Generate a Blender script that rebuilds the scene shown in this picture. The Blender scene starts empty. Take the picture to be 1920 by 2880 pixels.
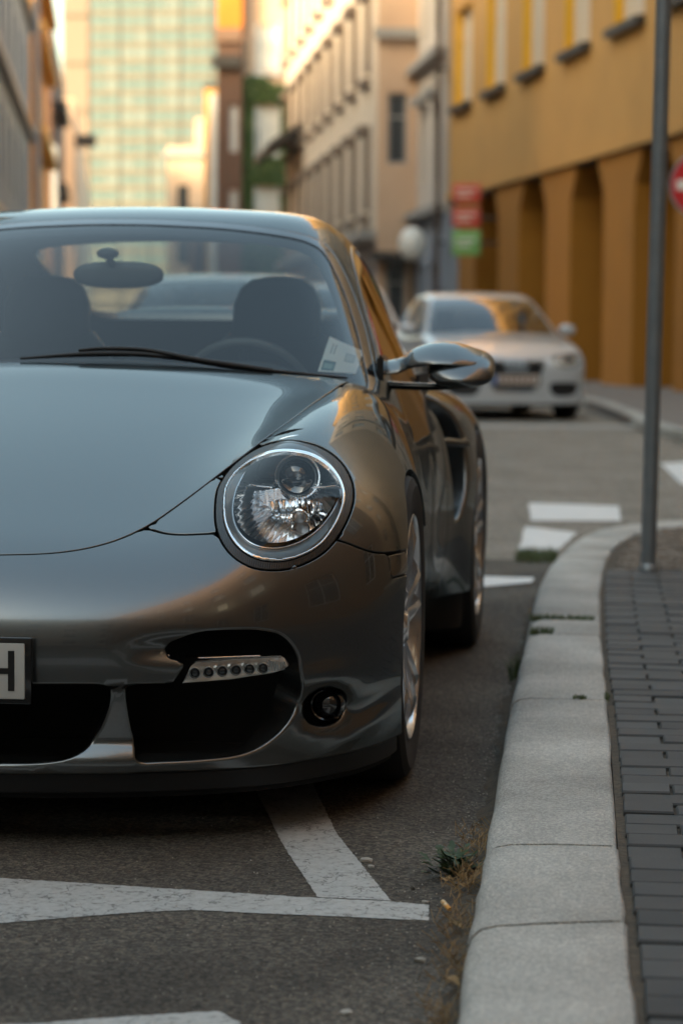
import bpy, bmesh, math, random
import numpy as np
from mathutils import Vector, Matrix
# ------------------------------------------------------------------ camera, sky, sun, exposure
SC = bpy.context.scene
cam = bpy.data.cameras.new('camera'); camo = bpy.data.objects.new('camera', cam); SC.collection.objects.link(camo); SC.camera = camo
cam.sensor_fit = 'VERTICAL'; cam.sensor_height = 36; cam.lens = 85.0; cam.clip_end = 3000; cam.clip_start = .05
camo.matrix_world = Matrix(((0.9940060557607254, -0.015615094923214343, 0.10820411231346465, 0), (0.10907001285496828, 0.07408192362489663, -0.9912696912989181, 0), (0.007462801539832153, 0.9971298999641791, 0.07534101930955736, .99), (0, 0, 0, 1)))
cam.dof.use_dof = True; cam.dof.focus_distance = 4.72; cam.dof.aperture_fstop = 3.7
W = bpy.data.worlds.new('World'); SC.world = W; W.use_nodes = True
SUN_EL, SUN_AZ = math.radians(15), math.radians(236)   # azimuth clockwise from +Y, where the sun stands
sky = W.node_tree.nodes.new('ShaderNodeTexSky'); sky.sky_type = 'NISHITA'; sky.sun_disc = False
sky.sun_elevation = SUN_EL; sky.sun_rotation = SUN_AZ; sky.air_density = 1.0; sky.dust_density = 4.0; sky.ozone_density = 1.0
bg = W.node_tree.nodes['Background']; bg.inputs['Strength'].default_value = .15
wb = W.node_tree.nodes.new('ShaderNodeMixRGB'); wb.blend_type = 'MULTIPLY'; wb.inputs[0].default_value = 1; wb.inputs[2].default_value = (1.09, 1.03, .81, 1)  # white balance of the shade
W.node_tree.links.new(sky.outputs[0], wb.inputs[1]); W.node_tree.links.new(wb.outputs[0], bg.inputs[0])
sl = bpy.data.lights.new('sun', 'SUN'); sl.energy = .85; sl.angle = math.radians(10); sl.color = (1, .94, .83)
so = bpy.data.objects.new('sun', sl); SC.collection.objects.link(so)
sd = Vector((math.sin(SUN_AZ) * math.cos(SUN_EL), math.cos(SUN_AZ) * math.cos(SUN_EL), math.sin(SUN_EL)))
so.rotation_euler = sd.to_track_quat('Z', 'Y').to_euler()
vs_ = SC.view_settings; vs_.view_transform = 'Standard'; vs_.look = 'None'; vs_.gamma = 1; vs_.use_curve_mapping = False; vs_.exposure = 2.7
SC.cycles.use_denoising = True; SC.cycles.max_bounces = 8; SC.cycles.transparent_max_bounces = 16; SC.cycles.caustics_reflective = False; SC.cycles.caustics_refractive = False
# ------------------------------------------------------------------ smooth curves and solids used to shape the car
def spl(xs, ys):
    """natural cubic spline through points"""
    xs = np.array(xs, float); ys = np.array(ys, float); n = len(xs)
    h = np.diff(xs); A = np.zeros((n, n)); b = np.zeros(n); A[0, 0] = A[-1, -1] = 1
    for i in range(1, n - 1):
        A[i, i - 1] = h[i - 1]; A[i, i] = 2 * (h[i - 1] + h[i]); A[i, i + 1] = h[i]
        b[i] = 6 * ((ys[i + 1] - ys[i]) / h[i] - (ys[i] - ys[i - 1]) / h[i - 1])
    m = np.linalg.solve(A, b)
    s0 = (ys[1] - ys[0]) / h[0] - h[0] * (2 * m[0] + m[1]) / 6
    s1 = (ys[-1] - ys[-2]) / h[-1] + h[-1] * (2 * m[-1] + m[-2]) / 6
    def f(x):
        x = np.asarray(x, float)
        i = np.clip(np.searchsorted(xs, x) - 1, 0, n - 2)
        d = x - xs[i]; hi = h[i]; e = xs[i + 1] - x
        v = (m[i] * e**3 + m[i + 1] * d**3) / (6 * hi) + (ys[i] / hi - m[i] * hi / 6) * e + (ys[i + 1] / hi - m[i + 1] * hi / 6) * d
        v = np.where(x < xs[0], ys[0] + s0 * (x - xs[0]), v)
        return np.where(x > xs[-1], ys[-1] + s1 * (x - xs[-1]), v)
    return f
def smax(a, b, k):
    h = np.clip(k - np.abs(a - b), 0, None) / k
    return np.maximum(a, b) + h**3 * k / 6
def smin(a, b, k): return -smax(-a, -b, k)
def sstep(a, b, x):
    t = np.clip((x - a) / (b - a), 0, 1); return t * t * t * (t * (6 * t - 15) + 10)
def bump(x, c, w): return np.exp(-((x - c) / w)**2)

# ------------------------------------------------------------------ sports car body (x across, y back from the nose, z up)
hood_z = spl([-.1, 0, .1, .2, .35, .5, .8, 1.1, 1.3, 1.6, 2.2, 3.0, 3.6, 4.1, 4.5],
             [.44, .495, .54, .578, .630, .680, .772, .857, .906, .92, .88, .86, .84, .80, .74])
ridge_a = spl([.0, .2, .45, .6, .8, .95, 1.2, 1.45, 1.7, 2.5], [.0, .028, .074, .090, .086, .073, .040, .012, .0, .0])
ridge_x = spl([.0, .3, .45, .95, 1.4, 2.], [.60, .655, .675, .73, .74, .74])
side_w = spl([-.2, .3, .6, .95, 1.3, 1.8, 2.2, 2.52, 2.70, 2.86, 3.02, 3.27, 3.7, 4.1, 4.5],
             [.87, .902, .914, .918, .892, .860, .851, .850, .868, .904, .926, .934, .918, .875, .80])
nose_n = spl([0, .2, .4, .55, .68, .78, .85, .90, 1.0], [0, .008, .042, .095, .182, .300, .415, .54, .82])
nose_v = spl([.05, .13, .2, .3, .40, .48, .56, .70], [.075, .045, .030, .010, .0, .012, .050, .16])
def body_top(x, y):
    c = .115 + .02 * sstep(.8, 1.35, y)
    t = hood_z(y) - c * x * x
    t = t + ridge_a(y) * bump(x, ridge_x(y), .155)
    t = t - .10 * sstep(1.5, 1.8, y) * (1 - sstep(3.1, 3.5, y)) * (1 - sstep(.52, .68, x))
    t = t + .02 * sstep(2.5, 3.1, y) * bump(x, .72, .16)
    return t
def body_F(p):
    x = np.abs(p[..., 0]); y = p[..., 1]; z = p[..., 2]
    f1 = (z - body_top(x, y)) * .92
    # bumper relief: set back below the blade, scoop over the outer intake, fog lamp hollow
    rec = .028 * (1 - sstep(.296, .312, z)) * sstep(.150, .205, z) * (1 - sstep(.56, .69, x))
    rec = rec + .022 * sstep(.38, .53, x) * bump(z, .378, .020) * (1 - sstep(.56, .69, x))
    rec = rec + .030 * np.exp(-(((x - .765) / .047)**2 + ((z - .236) / .042)**2)**2)
    rec = rec + .018 * np.exp(-(((x - .845) / .045)**2 + ((z - .225 - .35 * (x - .845)) / .022)**2))
    rec = rec - .010 * np.exp(-(((x - .835) / .06)**2 + ((z - .178 - .5 * (x - .835)) / .018)**2))
    rec = rec - .012 * np.exp(-(((x - .77) / .075)**2 + ((z - .300) / .030)**2))
    f2 = (nose_n(x) + nose_v(z) + rec - y) * .9
    zz = np.clip(z - .46, 0, None); zl = np.clip(.34 - z, 0, None)
    s = side_w(y) - .55 * zz**2 - .35 * zl**2
    s = s - .018 * sstep(1.3, 1.7, y) * (1 - sstep(2.3, 2.7, y)) * bump(z, .42, .16)
    s = s - .8 * np.clip(.42 - z, 0, None)**2 * sstep(1.1, 1.5, y) * (1 - sstep(2.7, 3.0, y))
    f3 = x - s
    f4 = (y - (4.43 - .35 * x * x - .25 * np.clip(z - .55, 0, 1)**2 * 4))
    k13 = .20 - .06 * sstep(1.3, 1.9, y)
    f = smax(f1, f3, k13)
    f = smax(f, f2, .16)
    f = smax(f, f4, .30)
    return f
# ---- cabin
roof_z = spl([.9, 1.28, 1.65, 2.0, 2.15, 2.45, 2.8, 3.2, 3.6, 4.0, 4.4],
             [.640, .878, 1.098, 1.278, 1.317, 1.330, 1.306, 1.230, 1.105, .960, .80])
cab_n = spl([1.0, 1.4, 2.0, 2.5, 3.0, 3.5, 4.0, 4.3], [.80, .775, .765, .76, .73, .67, .60, .55])
def cabin_F(p):
    x = np.abs(p[..., 0]); y = p[..., 1]; z = p[..., 2]
    ye = y - .40 * x * x * (1 - sstep(1.9, 2.6, y)) 
    f1 = (z - (roof_z(ye) - .085 * x * x)) * .9
    f2 = (x - (cab_n(y) - .44 * (z - .85))) * .92
    return smax(f1, f2, .17)
def grad(F, p, e=1e-4):
    g = np.zeros_like(p)
    for i in range(3):
        d = np.zeros(3); d[i] = e
        g[..., i] = (F(p + d) - F(p - d)) / (2 * e)
    return g
def unit(v): return v / np.maximum(np.linalg.norm(v, axis=-1, keepdims=True), 1e-12)
def march(F, o, d, tmax=3.0, n=36):
    """bisect along rays o + t d from inside (F<0) to outside"""
    lo = np.zeros(o.shape[:-1]); hi = np.full(o.shape[:-1], tmax)
    for _ in range(n):
        m = (lo + hi) / 2; ins = F(o + d * m[..., None]) < 0
        lo = np.where(ins, m, lo); hi = np.where(ins, hi, m)
    return o + d * ((lo + hi) / 2)[..., None]
def snap(F, p, n=3):
    for _ in range(n):
        g = grad(F, p); f = F(p)
        p = p - g * (f / np.maximum((g**2).sum(-1), 1e-9))[..., None]
    return p
# ------------------------------------------------------------------ meshes cut along smooth outlines
def closed(pts, n=10):
    """closed smooth outline through points"""
    P = np.array(pts, float); N = len(P); out = []
    for i in range(N):
        a, b, c, d = P[i - 1], P[i], P[(i + 1) % N], P[(i + 2) % N]
        for t in np.linspace(0, 1, n, endpoint=False):
            out.append(.5 * ((2 * b) + (c - a) * t + (2 * a - 5 * b + 4 * c - d) * t * t + (3 * b - a - 3 * c + d) * t**3))
    return np.array(out)
def open_curve(pts, n=10):
    P = np.array(pts, float); P = np.vstack([2 * P[0] - P[1], P, 2 * P[-1] - P[-2]]); out = []
    for i in range(1, len(P) - 2):
        a, b, c, d = P[i - 1], P[i], P[i + 1], P[i + 2]
        for t in np.linspace(0, 1, n, endpoint=False):
            out.append(.5 * ((2 * b) + (c - a) * t + (2 * a - 5 * b + 4 * c - d) * t * t + (3 * b - a - 3 * c + d) * t**3))
    out.append(P[-2]); return np.array(out)
def sdf(q, poly):
    """signed distance of points q (N,2) to a closed outline, negative inside"""
    shp = q.shape[:-1]; q = q.reshape(-1, 2)
    lo, hi = poly.min(0), poly.max(0); db = np.linalg.norm(np.maximum(np.maximum(lo - q, q - hi), 0), axis=1)
    nr = db < .06
    if not nr.all():
        r = db.copy(); r[nr] = sdf(q[nr], poly) if nr.any() else 0; return r.reshape(shp)
    a = poly; b = np.roll(poly, -1, 0)
    out = np.empty(len(q))
    for s in range(0, len(q), 20000):
        p = q[s:s + 20000, None]; ab = (b - a)[None]
        t = np.clip(((p - a) * ab).sum(-1) / np.maximum((ab**2).sum(-1), 1e-18), 0, 1)
        d = np.sqrt(((p - a - ab * t[..., None])**2).sum(-1).min(1))
        cr = ((a[:, 1] > p[..., 1]) != (b[:, 1] > p[..., 1]))
        with np.errstate(all='ignore'):
            xi = (b[:, 0] - a[:, 0]) * (p[..., 1] - a[:, 1]) / (b[:, 1] - a[:, 1]) + a[:, 0]
        ins = (cr & (p[..., 0] < xi)).sum(1) % 2 == 1
        out[s:s + 20000] = np.where(ins, -d, d)
    return out.reshape(shp)
class TM:
    def __init__(s, v, t, F): s.v = v; s.t = t; s.F = F
def grid_tris(n, m):
    i, j = np.meshgrid(np.arange(n - 1), np.arange(m - 1), indexing='ij')
    a = (i * m + j).ravel(); b = a + m; c = b + 1; d = a + 1
    return np.vstack([np.stack([a, b, c], 1), np.stack([a, c, d], 1)])
def cut(v, t, g, lv, F):
    """split triangles where g == lv; g is carried along"""
    h = g - lv; h = np.where(np.abs(h) < 1e-7, 1e-7, h); s = h > 0
    st = s[t]; mixed = (st.any(1)) & (~st.all(1))
    if not mixed.any(): return v, t, g
    keep = t[~mixed]; mt = t[mixed]
    k = s[mt].sum(1) # rotate so the odd one is first
    odd = np.where(k[:, None] == 1, s[mt], ~s[mt]); r = odd.argmax(1)
    idx = (r[:, None] + np.arange(3)) % 3; mt = np.take_along_axis(mt, idx, 1)
    e1 = np.sort(mt[:, [0, 1]], 1); e2 = np.sort(mt[:, [0, 2]], 1)
    E = np.vstack([e1, e2]); U, inv = np.unique(E, axis=0, return_inverse=True); inv = inv.ravel()
    f = h[U[:, 0]] / (h[U[:, 0]] - h[U[:, 1]])
    nv = v[U[:, 0]] + (v[U[:, 1]] - v[U[:, 0]]) * f[:, None]
    if F is not None: nv = snap(F, nv, 2)
    n0 = len(v); n = len(mt); A = n0 + inv[:n]; B = n0 + inv[n:]
    t2 = np.vstack([keep, np.stack([mt[:, 0], A, B], 1), np.stack([A, mt[:, 1], mt[:, 2]], 1), np.stack([A, mt[:, 2], B], 1)])
    return np.vstack([v, nv]), t2, np.concatenate([g, np.full(len(nv), lv)])
def compact(v, t, *arrs):
    u, inv = np.unique(t, return_inverse=True)
    return (v[u], inv.reshape(t.shape)) + tuple(a[u] for a in arrs)
def panel(tm, G, r=.0015, depth=.012, gap=.002, rfun=None, offset=0.0, near=None):
    """piece of surface where G < -gap, edge rounded over by r and turned in by depth.
    returns verts, normals, tris.  rfun(p) -> (radius, depth) per point."""
    v, t = tm.v, tm.t; g = G(v) + gap

    m = (g[t] < .01).any(1); v, t, g = compact(v, t[m], g)
    lv = [0.0]
    rs = [r] if rfun is None else rfun(None)
    for rr in rs: lv += [-rr * .08, -rr * .3, -rr * .65, -rr]
    for L in sorted(set(lv)): v, t, g = cut(v, t, g, L, tm.F)
    t = t[(g[t] < 1e-6).all(1) & (g[t] < -1e-7).any(1)]
    v, t, g = compact(v, t, g)
    n = unit(grad(tm.F, v))
    if rfun is None: R = np.full(len(v), r); D = np.full(len(v), depth)
    else: R, D = rfun(v)
    sel = g > -R * 1.02 - .004
    e = np.zeros_like(v); gm = np.ones(len(v))
    if sel.any():
        gg = grad(G, v[sel], 2e-4); gg -= n[sel] * (gg * n[sel]).sum(-1, keepdims=True)
        L = np.linalg.norm(gg, axis=1); e[sel] = gg / np.maximum(L, 1e-6)[:, None]; gm[sel] = np.clip(L, .15, 3)
    d = np.clip(-g / gm, 0, None)
    c = np.clip((R - d) / R, 0, 1)
    vv = v + n * (offset - (R - R * np.sqrt(np.clip(1 - c * c, 0, 1))))[:, None]
    nn = unit(n * np.sqrt(np.clip(1 - c * c, 0, 1))[:, None] + e * c[:, None] + 1e-9)
    # flange along boundary edges that lie on the outline
    ed = np.vstack([t[:, [0, 1]], t[:, [1, 2]], t[:, [2, 0]]]); key = np.sort(ed, 1)
    U, ix, cnt = np.unique(key, axis=0, return_index=True, return_counts=True)
    be = ed[ix[cnt == 1]]; be = be[(np.abs(g[be]) < 1e-6).all(1)]
    if len(be) and depth > 0:
        u, inv = np.unique(be, return_inverse=True); be2 = inv.reshape(be.shape); k = len(u); b0 = len(vv)
        top = vv[u]; bot = top - n[u] * D[u][:, None]
        vv = np.vstack([vv, top, bot]); ne = e[u]; nn = np.vstack([nn, ne, ne])
        a, b = b0 + be2[:, 0], b0 + be2[:, 1]
        t = np.vstack([t, np.stack([b, a, a + k], 1), np.stack([b, a + k, b + k], 1)])
    return vv, nn, t
def subdiv(tm):
    v, t = tm.v, tm.t; E = np.sort(np.vstack([t[:, [0, 1]], t[:, [1, 2]], t[:, [2, 0]]]), 1); U, inv = np.unique(E, axis=0, return_inverse=True); inv = inv.ravel()
    nv = snap(tm.F, (v[U[:, 0]] + v[U[:, 1]]) / 2, 2); k = len(t); a, b, c = len(v) + inv[:k], len(v) + inv[k:2 * k], len(v) + inv[2 * k:]
    return TM(np.vstack([v, nv]), np.vstack([np.stack([t[:, 0], a, c], 1), np.stack([a, t[:, 1], b], 1), np.stack([c, b, t[:, 2]], 1), np.stack([a, b, c], 1)]), tm.F)
def mirror(v, n, t):
    k = len(v); mv = v * [-1, 1, 1]; mn = n * [-1, 1, 1]
    return np.vstack([v, mv]), np.vstack([n, mn]), np.vstack([t, t[:, ::-1] + k])

# ------------------------------------------------------------------ blender object helpers
COL = bpy.context.scene.collection
def obj_from(name, v, t, mat=None, parent=None, nrm=None, smooth=True, flip=False):
    me = bpy.data.meshes.new(name); v = np.asarray(v, float)
    t = t[:, ::-1] if flip else t
    me.from_pydata(v.tolist(), [], t.tolist() if hasattr(t, 'tolist') else t)
    me.update()
    if smooth: me.polygons.foreach_set('use_smooth', [True] * len(me.polygons))
    if nrm is not None: me.normals_split_custom_set_from_vertices(np.asarray(nrm, float).tolist())
    o = bpy.data.objects.new(name, me); COL.objects.link(o)
    if mat: me.materials.append(mat)
    if parent is not None: o.parent = parent
    return o
def obj_bm(name, bm, mat=None, parent=None, smooth=False, sharp=None):
    me = bpy.data.meshes.new(name); bmesh.ops.recalc_face_normals(bm, faces=bm.faces)
    bm.to_mesh(me); bm.free()
    if smooth:
        me.polygons.foreach_set('use_smooth', [True] * len(me.polygons))
        if sharp: me.set_sharp_from_angle(angle=math.radians(sharp))
    o = bpy.data.objects.new(name, me); COL.objects.link(o)
    for m in (mat if isinstance(mat, (list, tuple)) else [mat]):
        if m: me.materials.append(m)
    if parent is not None: o.parent = parent
    return o
def empty(name, loc=(0, 0, 0), rz=0, parent=None):
    o = bpy.data.objects.new(name, None); COL.objects.link(o); o.location = loc; o.rotation_euler = (0, 0, rz)
    o.empty_display_size = .1
    if parent is not None: o.parent = parent
    return o
def tag(o, label, cat, group=None):
    o['label'] = label; o['category'] = cat
    if group: o['group'] = group
    return o
def setting(o): o['kind'] = 'structure'; return o
def add_box(bm, x0, x1, y0, y1, z0, z1, M=None):
    vs = [bm.verts.new((x, y, z)) for x in (x0, x1) for y in (y0, y1) for z in (z0, z1)]
    for f in ((0, 1, 3, 2), (4, 6, 7, 5), (0, 4, 5, 1), (2, 3, 7, 6), (0, 2, 6, 4), (1, 5, 7, 3)): bm.faces.new([vs[i] for i in f])
    if M is not None: bmesh.ops.transform(bm, matrix=M, verts=vs)
    return vs
def box(name, x0, x1, y0, y1, z0, z1, mat, parent=None, bevel=0, M=None):
    bm = bmesh.new(); add_box(bm, x0, x1, y0, y1, z0, z1, M)
    if bevel: bmesh.ops.bevel(bm, geom=bm.edges[:], offset=bevel, segments=2, profile=.6, affect='EDGES')
    return obj_bm(name, bm, mat, parent, smooth=bool(bevel), sharp=50)
def lathe(prof, n=48, a0=0, a1=2 * math.pi):
    """prof list of (radius, y): revolve about the Y axis"""
    full = abs(a1 - a0) > 6.28; m = n if full else n + 1
    A = a0 + (a1 - a0) * np.arange(m) / n; P = np.array(prof)
    v = np.stack([P[:, 0][:, None] * np.cos(A), P[:, 1][:, None] + 0 * A, P[:, 0][:, None] * np.sin(A)], -1).reshape(-1, 3)
    q = []
    for i in range(len(P) - 1):
        for j in range(n):
            j2 = (j + 1) % m; q.append((i * m + j, i * m + j2, (i + 1) * m + j2, (i + 1) * m + j))
    return v, q
def lathe_obj(name, prof, mat, parent=None, loc=(0, 0, 0), n=48, M=None, a0=0, a1=2 * math.pi, sharp=35, scale=(1, 1, 1)):
    v, q = lathe(prof, n, a0, a1); v = v * np.array(scale)
    if M is not None: v = v @ np.array(M.to_3x3()).T
    v = v + np.array(loc)
    bm = bmesh.new(); vs = [bm.verts.new(p) for p in v]
    for f in q:
        try: bm.faces.new([vs[i] for i in f])
        except Exception: pass
    bmesh.ops.remove_doubles(bm, verts=bm.verts[:], dist=1e-5)
    return obj_bm(name, bm, mat, parent, True, sharp)
def tube_arrays(path, r, sides=8, closed_=False, up=(0, 0, 1)):
    P = np.array(path, float); n = len(P)
    if closed_: T = unit(np.roll(P, -1, 0) - np.roll(P, 1, 0))
    else: T = unit(np.gradient(P, axis=0))
    N = np.cross(T, np.array(up, float)); bad = np.linalg.norm(N, axis=1) < 1e-4; N[bad] = np.cross(T[bad], [1, 0, 0.01])
    N = unit(N); B = np.cross(N, T)
    R = np.broadcast_to(np.asarray(r, float), (n,))
    A = np.linspace(0, 2 * np.pi, sides, endpoint=False)
    v = P[:, None] + R[:, None, None] * (np.cos(A)[None, :, None] * N[:, None] + np.sin(A)[None, :, None] * B[:, None])
    q = []
    for i in range(n if closed_ else n - 1):
        for j in range(sides):
            a = i * sides + j; b = i * sides + (j + 1) % sides; i2 = (i + 1) % n
            q.append((a, b, i2 * sides + (j + 1) % sides, i2 * sides + j))
    v = v.reshape(-1, 3)
    if not closed_: q += [tuple(range(sides))[::-1], tuple((n - 1) * sides + k for k in range(sides))]
    return v, q
def tube(name, path, r, mat, parent=None, sides=8, closed_=False, up=(0, 0, 1)):
    v, q = tube_arrays(path, r, sides, closed_, up)
    bm = bmesh.new(); vs = [bm.verts.new(p) for p in v]
    for f in q: bm.faces.new([vs[i] for i in f])
    return obj_bm(name, bm, mat, parent, True, 50)
def join_into(bm, v, q):
    vs = [bm.verts.new(p) for p in v]
    for f in q:
        try: bm.faces.new([vs[i] for i in f])
        except Exception: pass

# ------------------------------------------------------------------ materials
def mat(name, color, rough=.6, metal=0, coat=0, coat_rough=.03, spec=.5, emit=None, emit_s=0, noise=None, bump_=None, ior=1.5):
    """noise=(scale, amount, color2) mottles the colour; bump_=(scale, strength, distance)"""
    m = bpy.data.materials.new(name); m.use_nodes = True; nt = m.node_tree; b = nt.nodes['Principled BSDF']
    b.inputs['Base Color'].default_value = (*color, 1); b.inputs['Roughness'].default_value = rough
    b.inputs['Metallic'].default_value = metal; b.inputs['Coat Weight'].default_value = coat
    b.inputs['Coat Roughness'].default_value = coat_rough; b.inputs['Specular IOR Level'].default_value = spec; b.inputs['IOR'].default_value = ior
    if emit: b.inputs['Emission Color'].default_value = (*emit, 1); b.inputs['Emission Strength'].default_value = emit_s
    tc = nt.nodes.new('ShaderNodeTexCoord')
    if noise:
        n = nt.nodes.new('ShaderNodeTexNoise'); n.inputs['Scale'].default_value = noise[0]; n.inputs['Detail'].default_value = 6
        nt.links.new(tc.outputs['Object'], n.inputs['Vector'])
        r = nt.nodes.new('ShaderNodeValToRGB'); r.color_ramp.elements[0].position = .5 - noise[1]; r.color_ramp.elements[1].position = .5 + noise[1]
        r.color_ramp.elements[0].color = (*color, 1); r.color_ramp.elements[1].color = (*noise[2], 1)
        nt.links.new(n.outputs['Fac'], r.inputs['Fac']); nt.links.new(r.outputs['Color'], b.inputs['Base Color'])
    if bump_:
        n2 = nt.nodes.new('ShaderNodeTexNoise'); n2.inputs['Scale'].default_value = bump_[0]; n2.inputs['Detail'].default_value = 4
        nt.links.new(tc.outputs['Object'], n2.inputs['Vector'])
        bp = nt.nodes.new('ShaderNodeBump'); bp.inputs['Strength'].default_value = bump_[1]; bp.inputs['Distance'].default_value = bump_[2]
        nt.links.new(n2.outputs['Fac'], bp.inputs['Height']); nt.links.new(bp.outputs['Normal'], b.inputs['Normal'])
    return m
def glass(name, tint=(1, 1, 1), refl=1.0, ior=1.5):
    m = bpy.data.materials.new(name); m.use_nodes = True; nt = m.node_tree; nt.nodes.clear()
    o = nt.nodes.new('ShaderNodeOutputMaterial'); mx = nt.nodes.new('ShaderNodeMixShader'); tr = nt.nodes.new('ShaderNodeBsdfTransparent')
    gl = nt.nodes.new('ShaderNodeBsdfGlossy'); fr = nt.nodes.new('ShaderNodeFresnel'); mu = nt.nodes.new('ShaderNodeMath'); mu.operation = 'MULTIPLY'
    tr.inputs['Color'].default_value = (*tint, 1); gl.inputs['Roughness'].default_value = .0; gl.inputs['Color'].default_value = (1, 1, 1, 1)
    fr.inputs['IOR'].default_value = ior; mu.inputs[1].default_value = refl; mu.use_clamp = True
    # both faces of a thin pane reflect alike
    L = nt.links.new; L(fr.outputs[0], mu.inputs[0]); L(mu.outputs[0], mx.inputs[0]); L(tr.outputs[0], mx.inputs[1]); L(gl.outputs[0], mx.inputs[2]); L(mx.outputs[0], o.inputs[0])
    return m
def car_paint(name, color, rough=.38, flake=True, metal=.85):
    m = mat(name, color, rough, metal=metal, coat=.65, coat_rough=.012)
    m.node_tree.nodes['Principled BSDF'].inputs['Specular Tint'].default_value = (.30, .33, .33, 1)
    nt = m.node_tree; b = nt.nodes['Principled BSDF']; tc = nt.nodes.new('ShaderNodeTexCoord')
    n = nt.nodes.new('ShaderNodeTexNoise'); n.inputs['Scale'].default_value = 900; n.inputs['Detail'].default_value = 1
    r = nt.nodes.new('ShaderNodeValToRGB'); r.color_ramp.elements[0].position = .3; r.color_ramp.elements[1].position = .75
    r.color_ramp.elements[0].color = (*[c * .9 for c in color], 1); r.color_ramp.elements[1].color = (*[c * 1.15 for c in color], 1)
    nt.links.new(tc.outputs['Object'], n.inputs['Vector']); nt.links.new(n.outputs['Fac'], r.inputs['Fac']); nt.links.new(r.outputs['Color'], b.inputs['Base Color'])
    return m
M_frit = mat('windscreen_frit', (.012, .015, .017), .35)
M_striph = mat('strip_housing', (.70, .68, .64), .22, metal=.7)
# ------------------------------------------------------------------ the grey sports car
M_paint = car_paint('grey_metallic_paint', (.150, .157, .158), .24, metal=.9)
M_black = mat('black_plastic', (.012, .012, .013), .55)
M_gloss = mat('black_gloss', (.008, .008, .009), .12, coat=.5)
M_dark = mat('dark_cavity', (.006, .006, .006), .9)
M_rubber = mat('tyre_rubber', (.018, .018, .019), .75, bump_=(60, .3, .002))
M_chrome = mat('chrome', (.82, .84, .86), .07, metal=1)
M_satin = mat('satin_grey', (.20, .22, .24), .35, metal=.8)
M_rim = mat('rim_alloy', (.55, .56, .58), .22, metal=.9, coat=.5)
M_seat = mat('charcoal_leather', (.045, .052, .053), .55, noise=(8, .3, (.065, .07, .07)))
M_dash = mat('dashboard_vinyl', (.022, .026, .028), .6)
M_ws = glass('windscreen_glass', (.80, .85, .83), .95)
M_rw = glass('rear_window_glass', (.85, .88, .88), .5)
M_sideg = glass('side_window_glass', (.30, .36, .36), 1.6)
M_clear = glass('lamp_cover', (.98, .985, .985), .55, 1.45)
M_lens = mat('projector_glass', (.01, .012, .014), .03, coat=1, spec=.8)
M_orange = mat('amber_plastic', (.25, .06, .01), .3, coat=.6)

def capsule_grid(F, y0, y1, e0, na=140, ny=80, nr=30, ne=150, oz=.45):
    el = np.radians(np.linspace(e0, 90, ne)); el = el + 0
    az = np.concatenate([np.radians(np.linspace(0, 90, na)), np.full(ny, np.pi / 2), np.radians(np.linspace(90, 180, nr))])
    oy = np.concatenate([np.full(na, y0), np.linspace(y0, y1, ny + 2)[1:-1], np.full(nr, y1)])
    A, E = np.meshgrid(az, el, indexing='ij'); OY = np.broadcast_to(oy[:, None], A.shape)
    d = np.stack([np.sin(A) * np.cos(E), -np.cos(A) * np.cos(E), np.sin(E)], -1)
    o = np.stack([0 * A, OY, 0 * A + oz], -1)
    P = march(F, o.reshape(-1, 3), d.reshape(-1, 3), 3.0, 30)
    P[:, 0] = np.maximum(P[:, 0], 0)
    t = grid_tris(len(az), ne)
    a = P[t]; ar = np.linalg.norm(np.cross(a[:, 1] - a[:, 0], a[:, 2] - a[:, 0]), axis=1)
    t = t[ar > 1e-9]
    # orient outward
    n = unit(grad(F, P)); a = P[t]; fn = np.cross(a[:, 1] - a[:, 0], a[:, 2] - a[:, 0])
    w = (fn * n[t].sum(1)).sum(1) < 0; t[w] = t[w][:, ::-1]
    return TM(P, t, F)
def put(name, res, m, parent, mirrored=True):
    v, n, t = res
    if mirrored: v, n, t = mirror(v, n, t)
    return obj_from(name, v, t, m, parent, n)

car = empty('sports_car', (-1.315, 4.45, 0))
tag(car, 'dark grey metallic sports coupe with round headlight parked at the kerb, nearest the camera', 'car')

BODY = capsule_grid(body_F, 1.2, 3.2, -26)
def region(tm, y0, y1, z0=-1, z1=9):
    c = tm.v[tm.t].mean(1); m = (c[:, 1] > y0) & (c[:, 1] < y1) & (c[:, 2] > z0) & (c[:, 2] < z1)
    v, t = compact(tm.v, tm.t[m]); return TM(v, t, tm.F)
FRONT = region(BODY, -1, 1.9); NOSE = region(BODY, -1, 1.1); TOPF = region(BODY, -1, 1.6, .48); LAMP = subdiv(subdiv(region(BODY, .1, .9, .48, .80))); MID = region(BODY, 1.3, 2.9); BACK = region(BODY, 2.4, 9); LOW = region(BODY, -1, 1.2, 0, .2)
X = lambda p: np.abs(p[..., 0])
hood_poly = np.vstack([open_curve([(0, .128), (.14, .135), (.26, .158), (.345, .208), (.405, .288), (.455, .40), (.51, .53), (.575, .68), (.635, .84), (.676, 1.05), (.692, 1.25), (.697, 1.42)], 5),
                       open_curve([(.66, 1.415), (.45, 1.36), (.2, 1.31), (0, 1.30)], 4), [(-.3, 1.30), (-.3, .128)]])
def g_hood(p): return np.maximum(sdf(np.stack([X(p), p[..., 1]], -1), hood_poly), .5 - p[..., 2])
hl_poly = closed([(.530, .637), (.523, .668), (.535, .702), (.570, .733), (.615, .750), (.665, .754), (.715, .744), (.760, .716), (.790, .676), (.800, .635), (.790, .590), (.765, .550), (.728, .527), (.685, .518), (.635, .525), (.590, .550), (.553, .590)], 6)
def q_xz(p): return np.stack([X(p), p[..., 2]], -1)
def g_hl(p): return np.maximum(sdf(q_xz(p), hl_poly), p[..., 1] - 1.0)
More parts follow.
